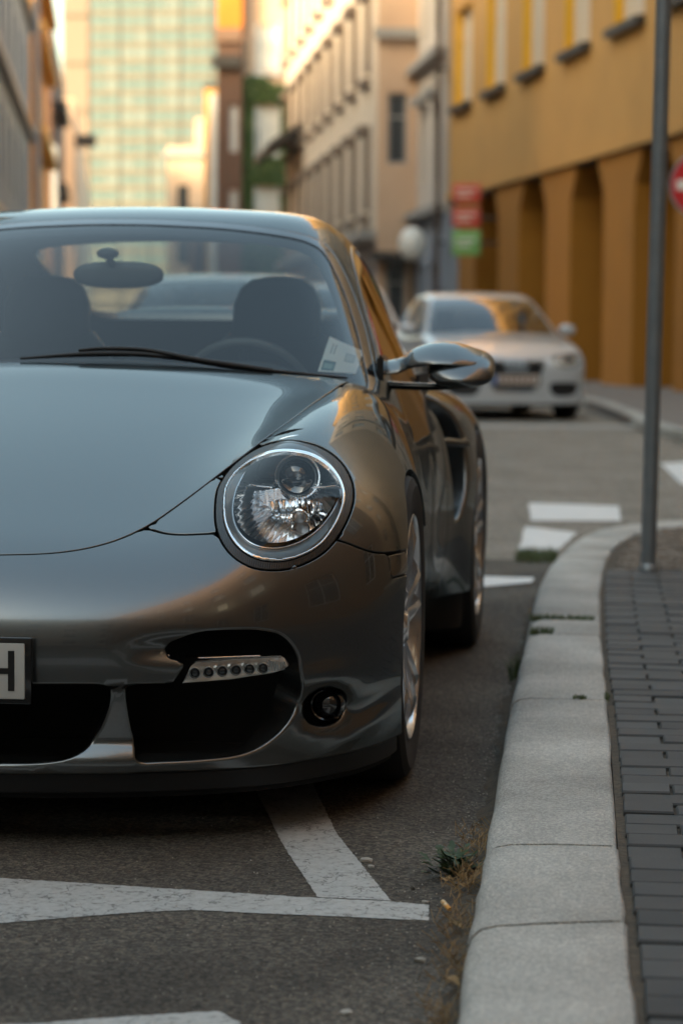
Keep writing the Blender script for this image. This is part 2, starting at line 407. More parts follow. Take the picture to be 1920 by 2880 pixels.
outer_poly = closed([(.485, .376), (.510, .392), (.532, .401), (.560, .407), (.610, .408), (.655, .405), (.693, .391), (.716, .358), (.726, .315), (.724, .270), (.708, .226), (.674, .188), (.622, .164), (.55, .157), (.47, .156), (.432, .158), (.424, .185), (.416, .22), (.410, .27), (.412, .303), (.445, .3065), (.485, .3065), (.503, .309), (.513, .328), (.525, .350), (.515, .357), (.495, .363)], 6)
ctr_poly = np.vstack([open_curve([(-.1, .308), (.18, .308), (.35, .308), (.371, .302), (.376, .287), (.371, .258), (.352, .216), (.315, .176), (.255, .158), (.15, .155), (-.1, .155)], 6)])
def g_out(p): return np.maximum(sdf(q_xz(p), outer_poly), p[..., 1] - .7)
def g_ctr(p): return np.maximum(sdf(q_xz(p), ctr_poly), p[..., 1] - .7)
def g_fog(p): return np.maximum(np.hypot(X(p) - .764, p[..., 2] - .236) - .036, p[..., 1] - .8)
def g_arch(p):
    a = np.hypot(p[..., 1] - .935, p[..., 2] - .325) - .352; b = np.hypot(p[..., 1] - 3.285, p[..., 2] - .33) - .365
    return np.maximum(np.minimum(a, b), .62 - X(p))
zb_s = spl([0, .35, .42, .56, .70, .79, .85, .90], [.62, .62, .590, .586, .575, .562, .533, .526])
def g_below(p): # below the bumper / wing joint
    x = X(p); zb = zb_s(np.maximum(x, .42))
    return p[..., 2] - zb
def g_marker(p): # side lamp at the rear upper corner of the bumper
    y, z = p[..., 1], p[..., 2]
    return np.maximum(np.maximum(np.abs(z - .500) - .024, np.abs(y - .575) - .055), .7 - X(p))
def mx(*a):
    r = a[0]
    for b in a[1:]: r = np.maximum(r, b)
    return r
# panels ----------------------------------------------------------
put('bonnet', panel(TOPF, lambda p: mx(g_hood(p)), .0022, .02, .0022), M_paint, car)
def G_bump(p): return mx(-g_hood(p), g_below(p), p[..., 2] - .605, .128 - p[..., 2], -g_hl(p), -g_out(p), -g_ctr(p), -g_fog(p), -g_arch(p), -g_marker(p), p[..., 1] - .95)
def r_bump(p):
    if p is None: return [.002, .007]
    m = (np.minimum(np.minimum(g_out(p), g_ctr(p)), g_fog(p)) < .012)
    lowlip = p[..., 2] < .136
    r = np.where(m, .007, .002); r = np.where(lowlip, .007, r)
    return r, np.where(m, .055, np.where(lowlip, .02, .015))
put('front_bumper', panel(NOSE, G_bump, gap=.0016, rfun=r_bump), M_paint, car)
door_y = lambda p: p[..., 1] - (1.50 + .10 * sstep(.55, .85, p[..., 2]) - .06 * sstep(.5, .2, p[..., 2]))
rear_y = lambda p: p[..., 1] - (2.62 + .03 * sstep(.5, .85, p[..., 2]))
belt = lambda p: np.maximum(.725 - X(p), 1.40 - p[..., 1])   # >0 : not the hidden deck
def g_deck(p): return mx(X(p) - .725 , 1.46 - p[..., 1], p[..., 1] - 3.35, .6 - p[..., 2])
def g_cowl(p): return mx(X(p) - .697, -sdf(np.stack([X(p), p[..., 1]], -1), hood_poly), .70 - p[..., 2], 1.2 - p[..., 1], p[..., 1] - 1.46)
def G_fend(p): return mx(-g_hood(p), -g_below(p), -g_hl(p), -g_arch(p), door_y(p), .19 - p[..., 2], -g_deck(p), -g_cowl(p), .3 - X(p))
fe = panel(FRONT, G_fend, .002, .015, .0016)
for sgn in (1, -1):
    v, n, t = fe
    if sgn < 0: v, n, t = v * [-1, 1, 1], n * [-1, 1, 1], t[:, ::-1]
    obj_from('front_wing', v, t, M_paint, car, n)
# strip between front wing bottom and bumper behind the wheel is the sill
put('cowl_cover', panel(TOPF, lambda p: g_cowl(p), .001, .01, .001, offset=-.008), M_black, car)
def G_door(p): return mx(-door_y(p), rear_y(p), .20 - p[..., 2], -g_deck(p), .5 - X(p))
side_in = closed([(2.70, .80), (2.74, .825), (2.80, .82), (2.86, .79), (2.885, .72), (2.885, .62), (2.86, .53), (2.82, .475), (2.77, .44), (2.73, .43), (2.715, .50), (2.70, .62)], 6)
def g_side(p): return np.maximum(sdf(p[..., 1:], side_in), .7 - X(p))
def G_rear(p): return mx(-rear_y(p), .19 - p[..., 2], -g_arch(p), -g_side(p), -g_deck(p), .012 - p[..., 1] * 0 - 1)
def r_rear(p):
    if p is None: return [.003, .014]
    m = g_side(p) < .02
    return np.where(m, .014, .003), np.where(m, .10, .015)
dr = panel(MID, G_door, .003, .015, .002); re_ = panel(BACK, G_rear, gap=.002, rfun=r_rear)
for nm, res in (('door', dr), ('rear_wing', re_)):
    for sgn in (1, -1):
        v, n, t = res
        if sgn < 0: v, n, t = v * [-1, 1, 1], n * [-1, 1, 1], t[:, ::-1]
        obj_from(nm, v, t, M_paint, car, n)
mk = panel(NOSE, lambda p: g_marker(p), .003, .01, .001, offset=-.001)
for sgn in (1, -1):
    v, n, t = mk
    if sgn < 0: v, n, t = v * [-1, 1, 1], n * [-1, 1, 1], t[:, ::-1]
    obj_from('side_marker_lamp', v, t, M_gloss, car, n)
# black liner under the panels, so no daylight shows through the joints
def G_lin(p): return mx(.07 - p[..., 2], .002 - g_hl(p), .002 - g_out(p), .002 - g_ctr(p), .002 - g_side(p), .01 - g_arch(p), .002 - g_fog(p))
lv = panel(BODY, G_lin, .001, 0.0, 0.0, offset=-.022)
put('inner_liner', lv, M_dark, car)
# black splitter lip under the bumper
def G_lip(p): return mx(p[..., 2] - .127, .085 - p[..., 2], -g_arch(p), p[..., 1] - .75)
lp = panel(LOW, G_lip, .004, .05, .0, offset=-.012)
put('chin_spoiler', lp, M_black, car)
box('underbody', -.60, .60, .30, 4.2, .10, .16, M_dark, car)
# intake cavities
bm = bmesh.new(); add_box(bm, -.72, .72, .31, .33, .13, .42); obj_bm('intake_backing', bm, M_dark, car)
for k in range(0):
    box('intake_slat', -.62, .62, .215, .245, .165 + k * .023, .171 + k * .023, M_dark, car)
for sg in (1, -1):
    box('arch_liner', min(sg * .40, sg * .62), max(sg * .40, sg * .62), .56, 1.32, .10, .66, M_dark, car)
    box('arch_liner', min(sg * .40, sg * .62), max(sg * .40, sg * .62), 2.85, 3.75, .10, .80, M_dark, car)
    # side intake: divider blade and dark duct
    bm = bmesh.new(); add_box(bm, .76, .77, 2.60, 3.0, .40, .86); 
    if sg < 0: bmesh.ops.scale(bm, vec=(-1, 1, 1), verts=bm.verts[:])
    obj_bm('side_duct', bm, M_dark, car)
    tube('duct_blade', [(sg * .80, 2.70, .66), (sg * .85, 2.76, .655), (sg * .875, 2.82, .65), (sg * .890, 2.88, .648)], [.012, .014, .012, .016], M_paint, car, 10)

# wheels -----------------------------------------------------------
GZ = -.02
def wheel(y, outx, R, w, sg):
    rx = Matrix.Rotation(math.radians(-90 * sg), 4, 'Z')  # lathe axis +Y -> outward
    e = empty('wheel', (0, 0, 0), parent=car)
    c = (sg * outx, y, GZ + R)
    r = .250
    prof = [(r - .005, .0), (r + .004, -.002), (r + .012, .004), (R - .028, .010), (R - .010, .000), (R - .002, -.018), (R, -.04), (R, -.04 - (w - .08)), (R - .004, -w + .015), (R - .02, -w), (r, -w + .01)]
    lathe_obj('tyre', prof, M_rubber, e, c, 72, rx)
    prof = [(r + .002, -.004), (r + .004, .004), (r, .006), (r - .006, .0), (r - .012, -.02), (r - .016, -.06), (r - .03, -w * .8), (.06, -w * .8)]
    lathe_obj('rim', prof, M_rim, e, c, 96, rx)
    for k in range(5):
        for s2 in (-1, 1):
            a = k * 2 * math.pi / 5 + s2 * .19 + .3
            bm = bmesh.new()
            pts = [(.05, -.020, .022), (.14, -.004, .014), (.20, .004, .012), (.242, -.008, .014)]
            vs = []
            for (rr, d, hw) in pts:
                vs.append([bm.verts.new(q) for q in ((rr, d, -hw), (rr, d + .006, 0), (rr, d, hw), (rr, d - .03, hw), (rr, d - .03, -hw))])
            for i in range(3):
                for j in range(5): bm.faces.new([vs[i][j], vs[i][(j + 1) % 5], vs[i + 1][(j + 1) % 5], vs[i + 1][j]])
            bm.faces.new(vs[0]); bm.faces.new(vs[-1])
            Mt = Matrix.Translation(c) @ rx @ Matrix.Rotation(-a, 4, 'Y')
            bmesh.ops.transform(bm, matrix=Mt, verts=bm.verts[:])
            obj_bm('spoke', bm, M_rim, e, True, 40)
    lathe_obj('hub_cap', [(0, -.002), (.03, -.004), (.036, -.012), (.06, -.02), (.06, -.06)], M_rim, e, c, 32, rx)
    lathe_obj('brake_disc', [(.05, -.07), (.17, -.07), (.17, -.10), (.05, -.10)], M_satin, e, c, 48, rx)
for sg in (1, -1):
    wheel(.935, .884, .345, .235, sg); wheel(3.285, .908, .350, .305, sg)

# headlights -------------------------------------------------------
def bandfn(g, a, b): return lambda p: np.maximum(g(p) - b, a - g(p))
def headlight(sg):
    H_ = empty('headlight', parent=car)
    def pp(name, res, m):
        v, n, t = res
        if sg < 0: v, n, t = v * [-1, 1, 1], n * [-1, 1, 1], t[:, ::-1]
        return obj_from(name, v, t, m, H_, n)
    pp('rubber_seal', panel(LAMP, bandfn(g_hl, -.016, -.0015), .002, .008, 0, offset=-.001), M_seal)
    pp('chrome_ring', panel(LAMP, bandfn(g_hl, -.0215, -.0165), .0024, .006, 0, offset=.0025), M_chrome)
    pp('lens_cover', panel(LAMP, lambda p: g_hl(p) + .019, .006, .0, 0, offset=.004), M_clear)
    # bezel funnel: from the outline inwards, sinking back
    ctr = np.array([.668, .640]); pol = hl_poly
    ring = []
    P0 = ctr + (pol - ctr) * (1 - .020 / np.linalg.norm(pol - ctr, axis=1))[:, None]
    n_ = len(pol)
    ang = np.arctan2(pol[:, 1] - ctr[1], pol[:, 0] - ctr[0])
    cy = []
    for (x, z) in P0:
        o = march(body_F, np.array([[x, 1.3, z]]), np.array([[0., -1., 0.]]), 2.0, 30)[0]; cy.append(o[1])
    cy = np.array(cy)
    # inner rim is a circle of radius .113 about (.667,.652)
    c2 = np.array([.666, .659]); IR = .104
    I = c2 + IR * np.stack([np.cos(ang), np.sin(ang)], 1)
    yi = .10 + .60 * 0 + np.array([march(body_F, np.array([[x, 1.3, z]]), np.array([[0., -1., 0.]]), 2.0, 30)[0][1] for x, z in I])
    yi = np.clip(yi - .06, None, .66)
    rows = []
    for s_, k_ in ((0, 0), (.25, .10), (.6, .55), (1, 1)):
        q = P0 * (1 - s_) + I * s_; yy = (cy + .004) * (1 - k_) + yi * k_
        rows.append(np.stack([q[:, 0] * sg, yy, q[:, 1]], 1))
    back = np.stack([c2[0] + (I[:, 0] - c2[0]) * .96, np.full(n_, .68), c2[1] + (I[:, 1] - c2[1]) * .96], 1); back[:, 0] *= sg
    rows.append(back)
    V = np.vstack(rows); T = []
    for i in range(len(rows) - 1):
        for j in range(n_):
            j2 = (j + 1) % n_; T.append((i * n_ + j, i * n_ + j2, (i + 1) * n_ + j2, (i + 1) * n_ + j))
    bm = bmesh.new(); join_into(bm, V, T); bez = obj_bm('bezel', bm, M_bezel, H_, True, 40)
    cx = sg * .672
    # back plate
    lathe_obj('back_plate', [(0, 0), (.118, 0)], M_gloss, H_, (sg * c2[0], .700, c2[1]), 48)
    # chrome rim of the bowl (follows the inner circle)
    rimp = np.stack([I[:, 0] * sg, yi - .002, I[:, 1]], 1)
    tube('bowl_rim', rimp, .0022, M_chrome, H_, 8, True)
    # reflector bowl, lower half, fluted
    na, nr = 90, 22; bm = bmesh.new(); vs = []
    for i in range(na + 1):
        a = math.pi + math.pi * i / na + 0
        row = []
        for j in range(nr + 1):
            f = j / nr; r_ = .022 + (IR - .024) * f
            x_, z_ = c2[0] + r_ * math.cos(a), c2[1] + .008 + r_ * math.sin(a) * .99
            yf = float(np.interp((a) % (2 * math.pi), *SORT(ang, yi)))
            y_ = .60 * (1 - f**2.2) + (yf + .004) * f**2.2
            y_ += .0016 * math.sin(a * 46) * (f > .55)
            row.append(bm.verts.new((sg * x_, y_, z_)))
        vs.append(row)
    for i in range(na):
        for j in range(nr): bm.faces.new([vs[i][j], vs[i + 1][j], vs[i + 1][j + 1], vs[i][j + 1]])
    obj_bm('reflector_bowl', bm, M_chrome, H_, True, 25)
    # dark inner crescent shell between bowl and the main beam reflector
    # divider shelf with its bright front edge
    zd = .665
    for da, db in ((.562, .622), (.722, .772)):
        bm = bmesh.new(); add_box(bm, min(sg * da, sg * db), max(sg * da, sg * db), .50, .66, zd - .003, zd); obj_bm('divider', bm, M_bezel, H_)
    tube('divider_edge', [(sg * .562, .545, zd + .004), (sg * .60, .50, zd), (sg * .63, .49, zd - .002)], .0016, M_chrome, H_)
    tube('divider_edge', [(sg * .712, .49, zd - .002), (sg * .74, .50, zd), (sg * .772, .53, zd + .003)], .0016, M_chrome, H_)
    # main beam: square faceted reflector with bulb
    bm = bmesh.new(); nx, nz = 14, 10; vs = []
    for i in range(nx * 4 + 1):
        row = []
        for j in range(nz * 4 + 1):
            u = -1 + 2 * i / (nx * 4); w = -1 + 2 * j / (nz * 4)
            x_ = .684 + .054 * u; z_ = .598 + .043 * w * (1 - .12 * u * u)
            d = .54 - .050 * (abs(u)**2.2 + .8 * abs(w)**2.2) * .5
            fu = (i % 7) / 7; fw = (j % 20) / 20
            d += .009 * (4 * fu * (1 - fu)) + .004 * (4 * fw * (1 - fw))
            row.append(bm.verts.new((sg * x_, d - .03, z_)))
        vs.append(row)
    for i in range(nx * 4):
        for j in range(nz * 4): bm.faces.new([vs[i][j], vs[i + 1][j], vs[i + 1][j + 1], vs[i][j + 1]])
    obj_bm('main_beam_reflector', bm, M_chrome, H_, True, 30)
    L = (sg * .690, .470, .604)
    lathe_obj('bulb_cap', [(0, 0), (.008, .0005), (.0125, .004), (.014, .010), (.010, .03)], M_satin, H_, L, 32)
    lathe_obj('bulb_ring', [(.0145, -.001), (.017, .000), (.0175, .006), (.0145, .006)], M_chrome, H_, L, 32)
    # dipped beam projector
    L = (sg * .671, .588, .680)
    lathe_obj('projector_lens', [(0, -.030), (.012, -.0285), (.022, -.024), (.031, -.015), (.036, -.004), (.037, .004)], M_lens, H_, L, 64)
    lathe_obj('projector_ring', [(.037, .004), (.0385, -.004), (.041, -.004), (.044, .004), (.045, .012)], M_bezel, H_, L, 64)
    lathe_obj('projector_trim', [(.0445, .010), (.0450, .002), (.0480, .002), (.0492, .010), (.0492, .035)], M_chrome, H_, L, 64)
    bm = bmesh.new()
    for k in range(22):
        a = math.pi * (1.08 + .84 * k / 21); c_, s_ = math.cos(a), math.sin(a)
        p = [(.0385, -.004, 0), (.0465, .006, .0022), (.0465, .006, -.0022), (.0385, .006, 0)]
        vv = [bm.verts.new((L[0] + q[0] * c_ - q[2] * s_, L[1] + q[1] - .002, L[2] + q[0] * s_ + q[2] * c_)) for q in p]
        for f in ((0, 1, 2), (0, 1, 3), (1, 2, 3), (0, 2, 3)): bm.faces.new([vv[i] for i in f])
    obj_bm('projector_teeth', bm, M_chrome, H_)
    # textured side reflector panel
    bm = bmesh.new(); vs = []
    for i in range(61):
        row = []
        for j in range(61):
            u, w = i / 60, j / 60
            a = math.radians(186 + 58 * u); r0 = .030 + .056 * w
            x_ = .672 + r0 * math.cos(a) * (1.0); z_ = .662 + r0 * math.sin(a) * 1.0
            y_ = .535 - .02 * w + .0012 * math.sin(z_ * 1500 + 2.2 * math.sin(x_ * 420))
            row.append(bm.verts.new((sg * x_, y_, z_)))
        vs.append(row)
    for i in range(60):
        for j in range(60): bm.faces.new([vs[i][j], vs[i + 1][j], vs[i + 1][j + 1], vs[i][j + 1]])
    obj_bm('side_reflector', bm, M_chrome, H_, True, 60)
    # headlamp washer nozzle just under the lamp
    lathe_obj('washer_nozzle', [(0, -.010), (.005, -.009), (.009, -.003), (.010, .004), (.010, .012)], M_gloss, H_, (sg * .7045, .262, .517), 24)
def SORT(a, y):
    a = a % (2 * np.pi); i = np.argsort(a); a = a[i]; y = y[i]
    return np.concatenate([a - 2 * np.pi, a, a + 2 * np.pi]), np.tile(y, 3)
M_bezel = mat('lamp_bezel', (.13, .145, .15), .32, metal=.6, coat=.3)
M_seal = mat('lamp_seal', (.016, .016, .016), .35)
nt = M_seal.node_tree; tc = nt.nodes.new('ShaderNodeTexCoord'); wv = nt.nodes.new('ShaderNodeTexWave'); wv.inputs['Scale'].default_value = 75; wv.bands_direction = 'X'
bp = nt.nodes.new('ShaderNodeBump'); bp.inputs['Strength'].default_value = .5; bp.inputs['Distance'].default_value = .001
nt.links.new(tc.outputs['Object'], wv.inputs['Vector']); nt.links.new(wv.outputs['Fac'], bp.inputs['Height']); nt.links.new(bp.outputs['Normal'], nt.nodes['Principled BSDF'].inputs['Normal'])
for sg in (1, -1): headlight(sg)

# fog lamps --------------------------------------------------------
def surf_y(x, z): return march(body_F, np.array([[x, 1.3, z]]), np.array([[0., -1., 0.]]), 2.0, 30)[0][1]
for sg in (1, -1):
    yl = surf_y(.764, .236)
    L = (sg * .764, yl, .236)
    f_ = empty('fog_lamp', parent=car)
    lathe_obj('fog_lens', [(0, .006), (.012, .0075), (.022, .012), (.027, .02)], M_lens, f_, L, 40)
    lathe_obj('fog_ring', [(.027, .02), (.028, .010), (.031, .008), (.036, .02), (.036, .05)], M_gloss, f_, L, 40)
    lathe_obj('fog_reflector', [(.0, .05), (.02, .045), (.03, .03)], M_chrome, f_, L, 32)

# lamp strips over the outer intakes ---------------------------------
for sg in (1, -1):
    s_ = empty('indicator_strip', parent=car)
    # curved housing following the bumper plan line
    xs = np.linspace(.512, .705, 26); 
    yb = np.interp(xs, [.50, .56, .62, .66, .705], [.082, .104, .134, .150, .172])
    up = np.interp(xs, [.512, .530, .60, .69, .70, .705], [.309, .347, .352, .352, .346, .335]); lo = np.interp(xs, [.512, .60, .68, .70, .705], [.3075, .311, .321, .327, .333])
    for nm, off, m in (('strip_cover', 0, M_clear), ('strip_housing', .022, M_striph)):
        bm = bmesh.new(); vs = []
        for x, y, u, l in zip(xs, yb, up, lo):
            vs.append([bm.verts.new(q) for q in ((sg * x, y + off + .016, u + .001), (sg * x, y + off + .003, u - .001), (sg * x, y + off, (u + l) / 2), (sg * x, y + off + .003, l + .001), (sg * x, y + off + .016, l))])
        for i in range(25):
            for j in range(4): bm.faces.new([vs[i][j], vs[i + 1][j], vs[i + 1][j + 1], vs[i][j + 1]])
        if off: bm.faces.new(vs[0]); bm.faces.new(vs[-1])
        obj_bm(nm, bm, m, s_, True, 50)
    for k in range(6):
        x = .5375 + k * .0248; y = float(np.interp(x, xs, yb)); z = .3290 + k * .0009
        lathe_obj('strip_lamp', [(0, .004), (.005, .0045), (.0085, .008), (.0095, .013)], M_lens, s_, (sg * x, y, z), 24)
        lathe_obj('strip_lamp_ring', [(.0095, .010), (.010, .005), (.0115, .005), (.0118, .012)], M_chrome, s_, (sg * x, y, z), 24)
    for k in range(6):
        x = .672 + k * .0055; y = float(np.interp(x, xs, yb))
        box('strip_facet', sg * x - .0019, sg * x + .0019, y + .004, y + .010, .327 + k * .0006, .349 - k * .001, M_chrome, s_)
    # mounting arm behind the strip; thin chrome line above stands in for an edge reflection
    bm = bmesh.new(); add_box(bm, .50, .66, .20, .24, .315, .345)
    if sg < 0: bmesh.ops.scale(bm, vec=(-1, 1, 1), verts=bm.verts[:])
    obj_bm('strip_bracket', bm, M_dark, s_)
    xs2 = np.linspace(.543, .655, 12); yb2 = np.interp(xs2, xs, yb) + .012
    tube('strip_edge_glint', np.stack([sg * xs2, yb2, np.full(12, .3575)], 1), .0014, M_chrome, s_)

# number plate -------------------------------------------------------
pl = empty('number_plate', (-.021, 0, -.011), parent=car)
box('plate_holder', -.270, .270, -.030, -.012, .292, .418, M_gloss, pl, .004)
box('plate', -.258, .258, -.0335, -.029, .302, .408, mat('plate_white', (.50, .50, .47), .4), pl, .003)
M_ink = mat('plate_black', (.01, .01, .01), .4)
bm = bmesh.new()
for a in ((.2265, .2385, .318, .394), (.178, .190, .318, .394)): add_box(bm, a[0], a[1], -.0350, -.0330, a[2], a[3])
add_box(bm, .1895, .227, -.0350, -.0330, .350, .361)
obj_bm('plate_letter', bm, M_ink, pl)

# cabin -----------------------------------------------------------
def cabin_grid():
    ys = np.linspace(1.0, 4.35, 250); el = np.radians(np.linspace(0, 90, 150)); Y, E = np.meshgrid(ys, el, indexing='ij')
    o = np.stack([0 * Y, Y, 0 * Y + .60], -1).reshape(-1, 3); d = np.stack([np.cos(E), 0 * E, np.sin(E)], -1).reshape(-1, 3)
    P = march(cabin_F, o, d, 1.6, 30); t = grid_tris(250, 150)
    n = unit(grad(cabin_F, P)); a = P[t]; fn = np.cross(a[:, 1] - a[:, 0], a[:, 2] - a[:, 0]); w = (fn * n[t].sum(1)).sum(1) < 0; t[w] = t[w][:, ::-1]
    return TM(P, t, cabin_F)
CAB = cabin_grid()
ws_poly = np.vstack([open_curve([(0, .80), (.3, .80), (.60, .80), (.700, .815), (.735, .835), (.740, .86)], 6), open_curve([(.725, .90), (.690, .99), (.645, 1.085), (.605, 1.155), (.568, 1.205), (.530, 1.232), (.46, 1.252), (.30, 1.272), (.12, 1.281), (0, 1.283)], 6), [(-.3, 1.283), (-.3, .80)]])
def g_ws(p): return np.maximum(sdf(q_xz(p), ws_poly), p[..., 1] - 2.35)
def g_rw(p): # back window
    q = np.stack([X(p), p[..., 1]], -1)
    return np.maximum(sdf(q, rw_poly), .8 - p[..., 2])
rw_poly = closed([(0, 2.95), (.25, 2.955), (.42, 2.98), (.475, 3.03), (.49, 3.2), (.47, 3.5), (.44, 3.68), (.38, 3.74), (.2, 3.77), (0, 3.78), (-.2, 3.77), (-.3, 3.7), (-.3, 3.0), (-.2, 2.95)], 6)
sw_poly = closed([(1.72, .885), (1.80, .945), (1.95, 1.045), (2.12, 1.145), (2.28, 1.205), (2.5, 1.232), (2.72, 1.225), (2.92, 1.175), (3.10, 1.095), (3.22, 1.00), (3.20, .935), (3.05, .905), (2.6, .895), (2.1, .888)], 6)
def g_sw(p): return np.maximum(sdf(p[..., 1:], sw_poly), .45 - X(p))
above = lambda p: -(body_F(p)) - .004      # <0 outside the lower body
def G_shell(p): return mx(-g_ws(p), -g_rw(p), -g_sw(p), above(p), .0 - p[..., 2] + .7)
put('roof', panel(CAB, G_shell, .004, .02, .0), M_paint, car)
put('windscreen_frame', panel(CAB, lambda p: mx(bandfn(g_ws, -.016, 0)(p), above(p)), .002, .004, 0, offset=-.0005), M_gloss, car)
put('windscreen_frit', panel(CAB, lambda p: mx(bandfn(g_ws, -.040, -.016)(p), above(p)), .0005, .0, 0, offset=-.007), M_frit, car)
put('windscreen', panel(CAB, lambda p: mx(g_ws(p) + .016, above(p)), .003, 0, 0, offset=-.003), M_ws, car)
for sgn in (1, -1):
    for nm, res, m in (('side_window', panel(CAB, lambda p: mx(g_sw(p) + .014, above(p)), .002, 0, 0, offset=-.006), M_sideg),
                       ('window_seal', panel(CAB, lambda p: mx(bandfn(g_sw, -.014, 0)(p), above(p)), .003, .01, 0, offset=.001), M_gloss)):
        v, n, t = res
        if sgn < 0: v, n, t = v * [-1, 1, 1], n * [-1, 1, 1], t[:, ::-1]
        obj_from(nm, v, t, m, car, n)
put('rear_window', panel(CAB, lambda p: mx(g_rw(p), above(p)), .002, 0, 0, offset=-.003), M_rw, car)
put('headlining', panel(CAB, lambda p: mx(-g_ws(p) + .01, -g_rw(p) + .01, -g_sw(p) + .01, .75 - p[..., 2]), .001, 0, 0, offset=-.03), M_dash, car)

# rear wing seen through the back window
xs = np.linspace(-.55, .55, 25); bm = bmesh.new(); vs = []
for x in xs:
    z = 1.040 - .05 * (abs(x) / .55)**4; vs.append([bm.verts.new(q) for q in ((x, 4.02 + .05 * x * x, z), (x, 4.06, z + .022), (x, 4.20, z + .028), (x, 4.34, z + .018), (x, 4.36, z), (x, 4.18, z - .012))])
for i in range(24):
    for j in range(6): bm.faces.new([vs[i][j], vs[i][(j + 1) % 6], vs[i + 1][(j + 1) % 6], vs[i + 1][j]])
bm.faces.new(vs[0]); bm.faces.new(vs[-1]); obj_bm('tail_spoiler', bm, M_paint, car, True, 50)
for sg in (1, -1): box('spoiler_stay', sg * .42 - .02, sg * .42 + .02, 4.08, 4.30, .80, 1.04, M_paint, car, .006)

# interior ---------------------------------------------------------
def loft(name, secs, m, parent, n=28, ex=2.6):
    """secs: (cx, cy, z, half width, half depth) superellipse slices"""
    bm = bmesh.new(); rows = []
    for (cx, cy, z, a, b) in secs:
        row = []
        for k in range(n):
            t = 2 * math.pi * k / n; c, s = math.cos(t), math.sin(t)
            row.append(bm.verts.new((cx + a * math.copysign(abs(c)**(2 / ex), c), cy + b * math.copysign(abs(s)**(2 / ex), s), z)))
        rows.append(row)
    for i in range(len(rows) - 1):
        for k in range(n): bm.faces.new([rows[i][k], rows[i][(k + 1) % n], rows[i + 1][(k + 1) % n], rows[i + 1][k]])
    bm.faces.new(rows[0]); bm.faces.new(rows[-1]); return obj_bm(name, bm, m, parent, True, 60)
for cx in (-.335, .352):
    st = empty('seat', parent=car)
    loft('backrest', [(cx, 2.50, .62, .24, .07), (cx, 2.53, .80, .235, .07), (cx, 2.57, .92, .195, .06), (cx, 2.60, .98, .14, .05)], M_seat, st)
    loft('headrest', [(cx, 2.58, .90, .125, .05), (cx, 2.59, .98, .132, .055), (cx, 2.60, 1.06, .128, .055), (cx, 2.61, 1.11, .108, .05), (cx, 2.61, 1.135, .075, .04), (cx, 2.61, 1.142, .03, .02)], M_seat, st, ex=3)
bm = bmesh.new(); rows = []
for x in np.linspace(-.70, .70, 40):
    hump = .045 * math.exp(-((x - .352) / .17)**4)
    sh = -.22 * 0 + .25 * x * x
    rows.append([bm.verts.new(q) for q in ((x, 1.38 + sh, .835), (x, 1.60 + sh * .6, .858 + hump * .3), (x, 1.72 + sh * .4, .862 + hump), (x, 1.80 + sh * .3, .845 + hump), (x, 1.83 + sh * .3, .60))])
for i in range(39):
    for j in range(4): bm.faces.new([rows[i][j], rows[i][j + 1], rows[i + 1][j + 1], rows[i + 1][j]])
obj_bm('dashboard', bm, M_dash, car, True, 50)
st = empty('steering_wheel', parent=car)
a = np.linspace(0, 2 * np.pi, 49)[:-1]; Mt = Matrix.Translation((.352, 2.0, .785)) @ Matrix.Rotation(math.radians(-68), 4, 'X')
ringp = np.array([Mt @ Vector((.180 * math.cos(t), .180 * math.sin(t), 0)) for t in a])
tube('rim', ringp, .015, M_seat, st, 12, True)
for ang_ in (0, 180, 270):
    t = math.radians(ang_); tube('spoke', [Mt @ Vector((.05 * math.cos(t), .05 * math.sin(t), .03)), Mt @ Vector((.17 * math.cos(t), .17 * math.sin(t), 0))], .014, M_dash, st)
bm = bmesh.new(); bmesh.ops.create_cone(bm, cap_ends=True, segments=28, radius1=.07, radius2=.055, depth=.04, matrix=Mt @ Matrix.Translation((0, 0, .03))); obj_bm('hub', bm, M_dash, st, True, 40)
# rear view mirror
rm = empty('rear_view_mirror', parent=car)
def ellipsoid(name, c, s, m, parent, ex=2.0, M=None, u=40, v=20):
    bm = bmesh.new(); bmesh.ops.create_uvsphere(bm, u_segments=u, v_segments=v, radius=1)
    for q in bm.verts:
        for k in range(3): q.co[k] = math.copysign(abs(q.co[k])**(2 / ex), q.co[k]) if ex != 2 else q.co[k]
        q.co = Vector((q.co[0] * s[0], q.co[1] * s[1], q.co[2] * s[2]))
        if M is not None: q.co = M @ q.co
        q.co += Vector(c)
    return obj_bm(name, bm, m, parent, True)
ellipsoid('mirror_housing', (.022, 1.90, 1.130), (.122, .022, .036), M_seat, rm, 2.5)
ellipsoid('mirror_foot', (.000, 1.865, 1.185), (.030, .02, .015), M_dash, rm)
tube('mirror_arm', [(0, 1.87, 1.18), (.01, 1.89, 1.15), (.02, 1.90, 1.13)], .010, M_dash, rm)
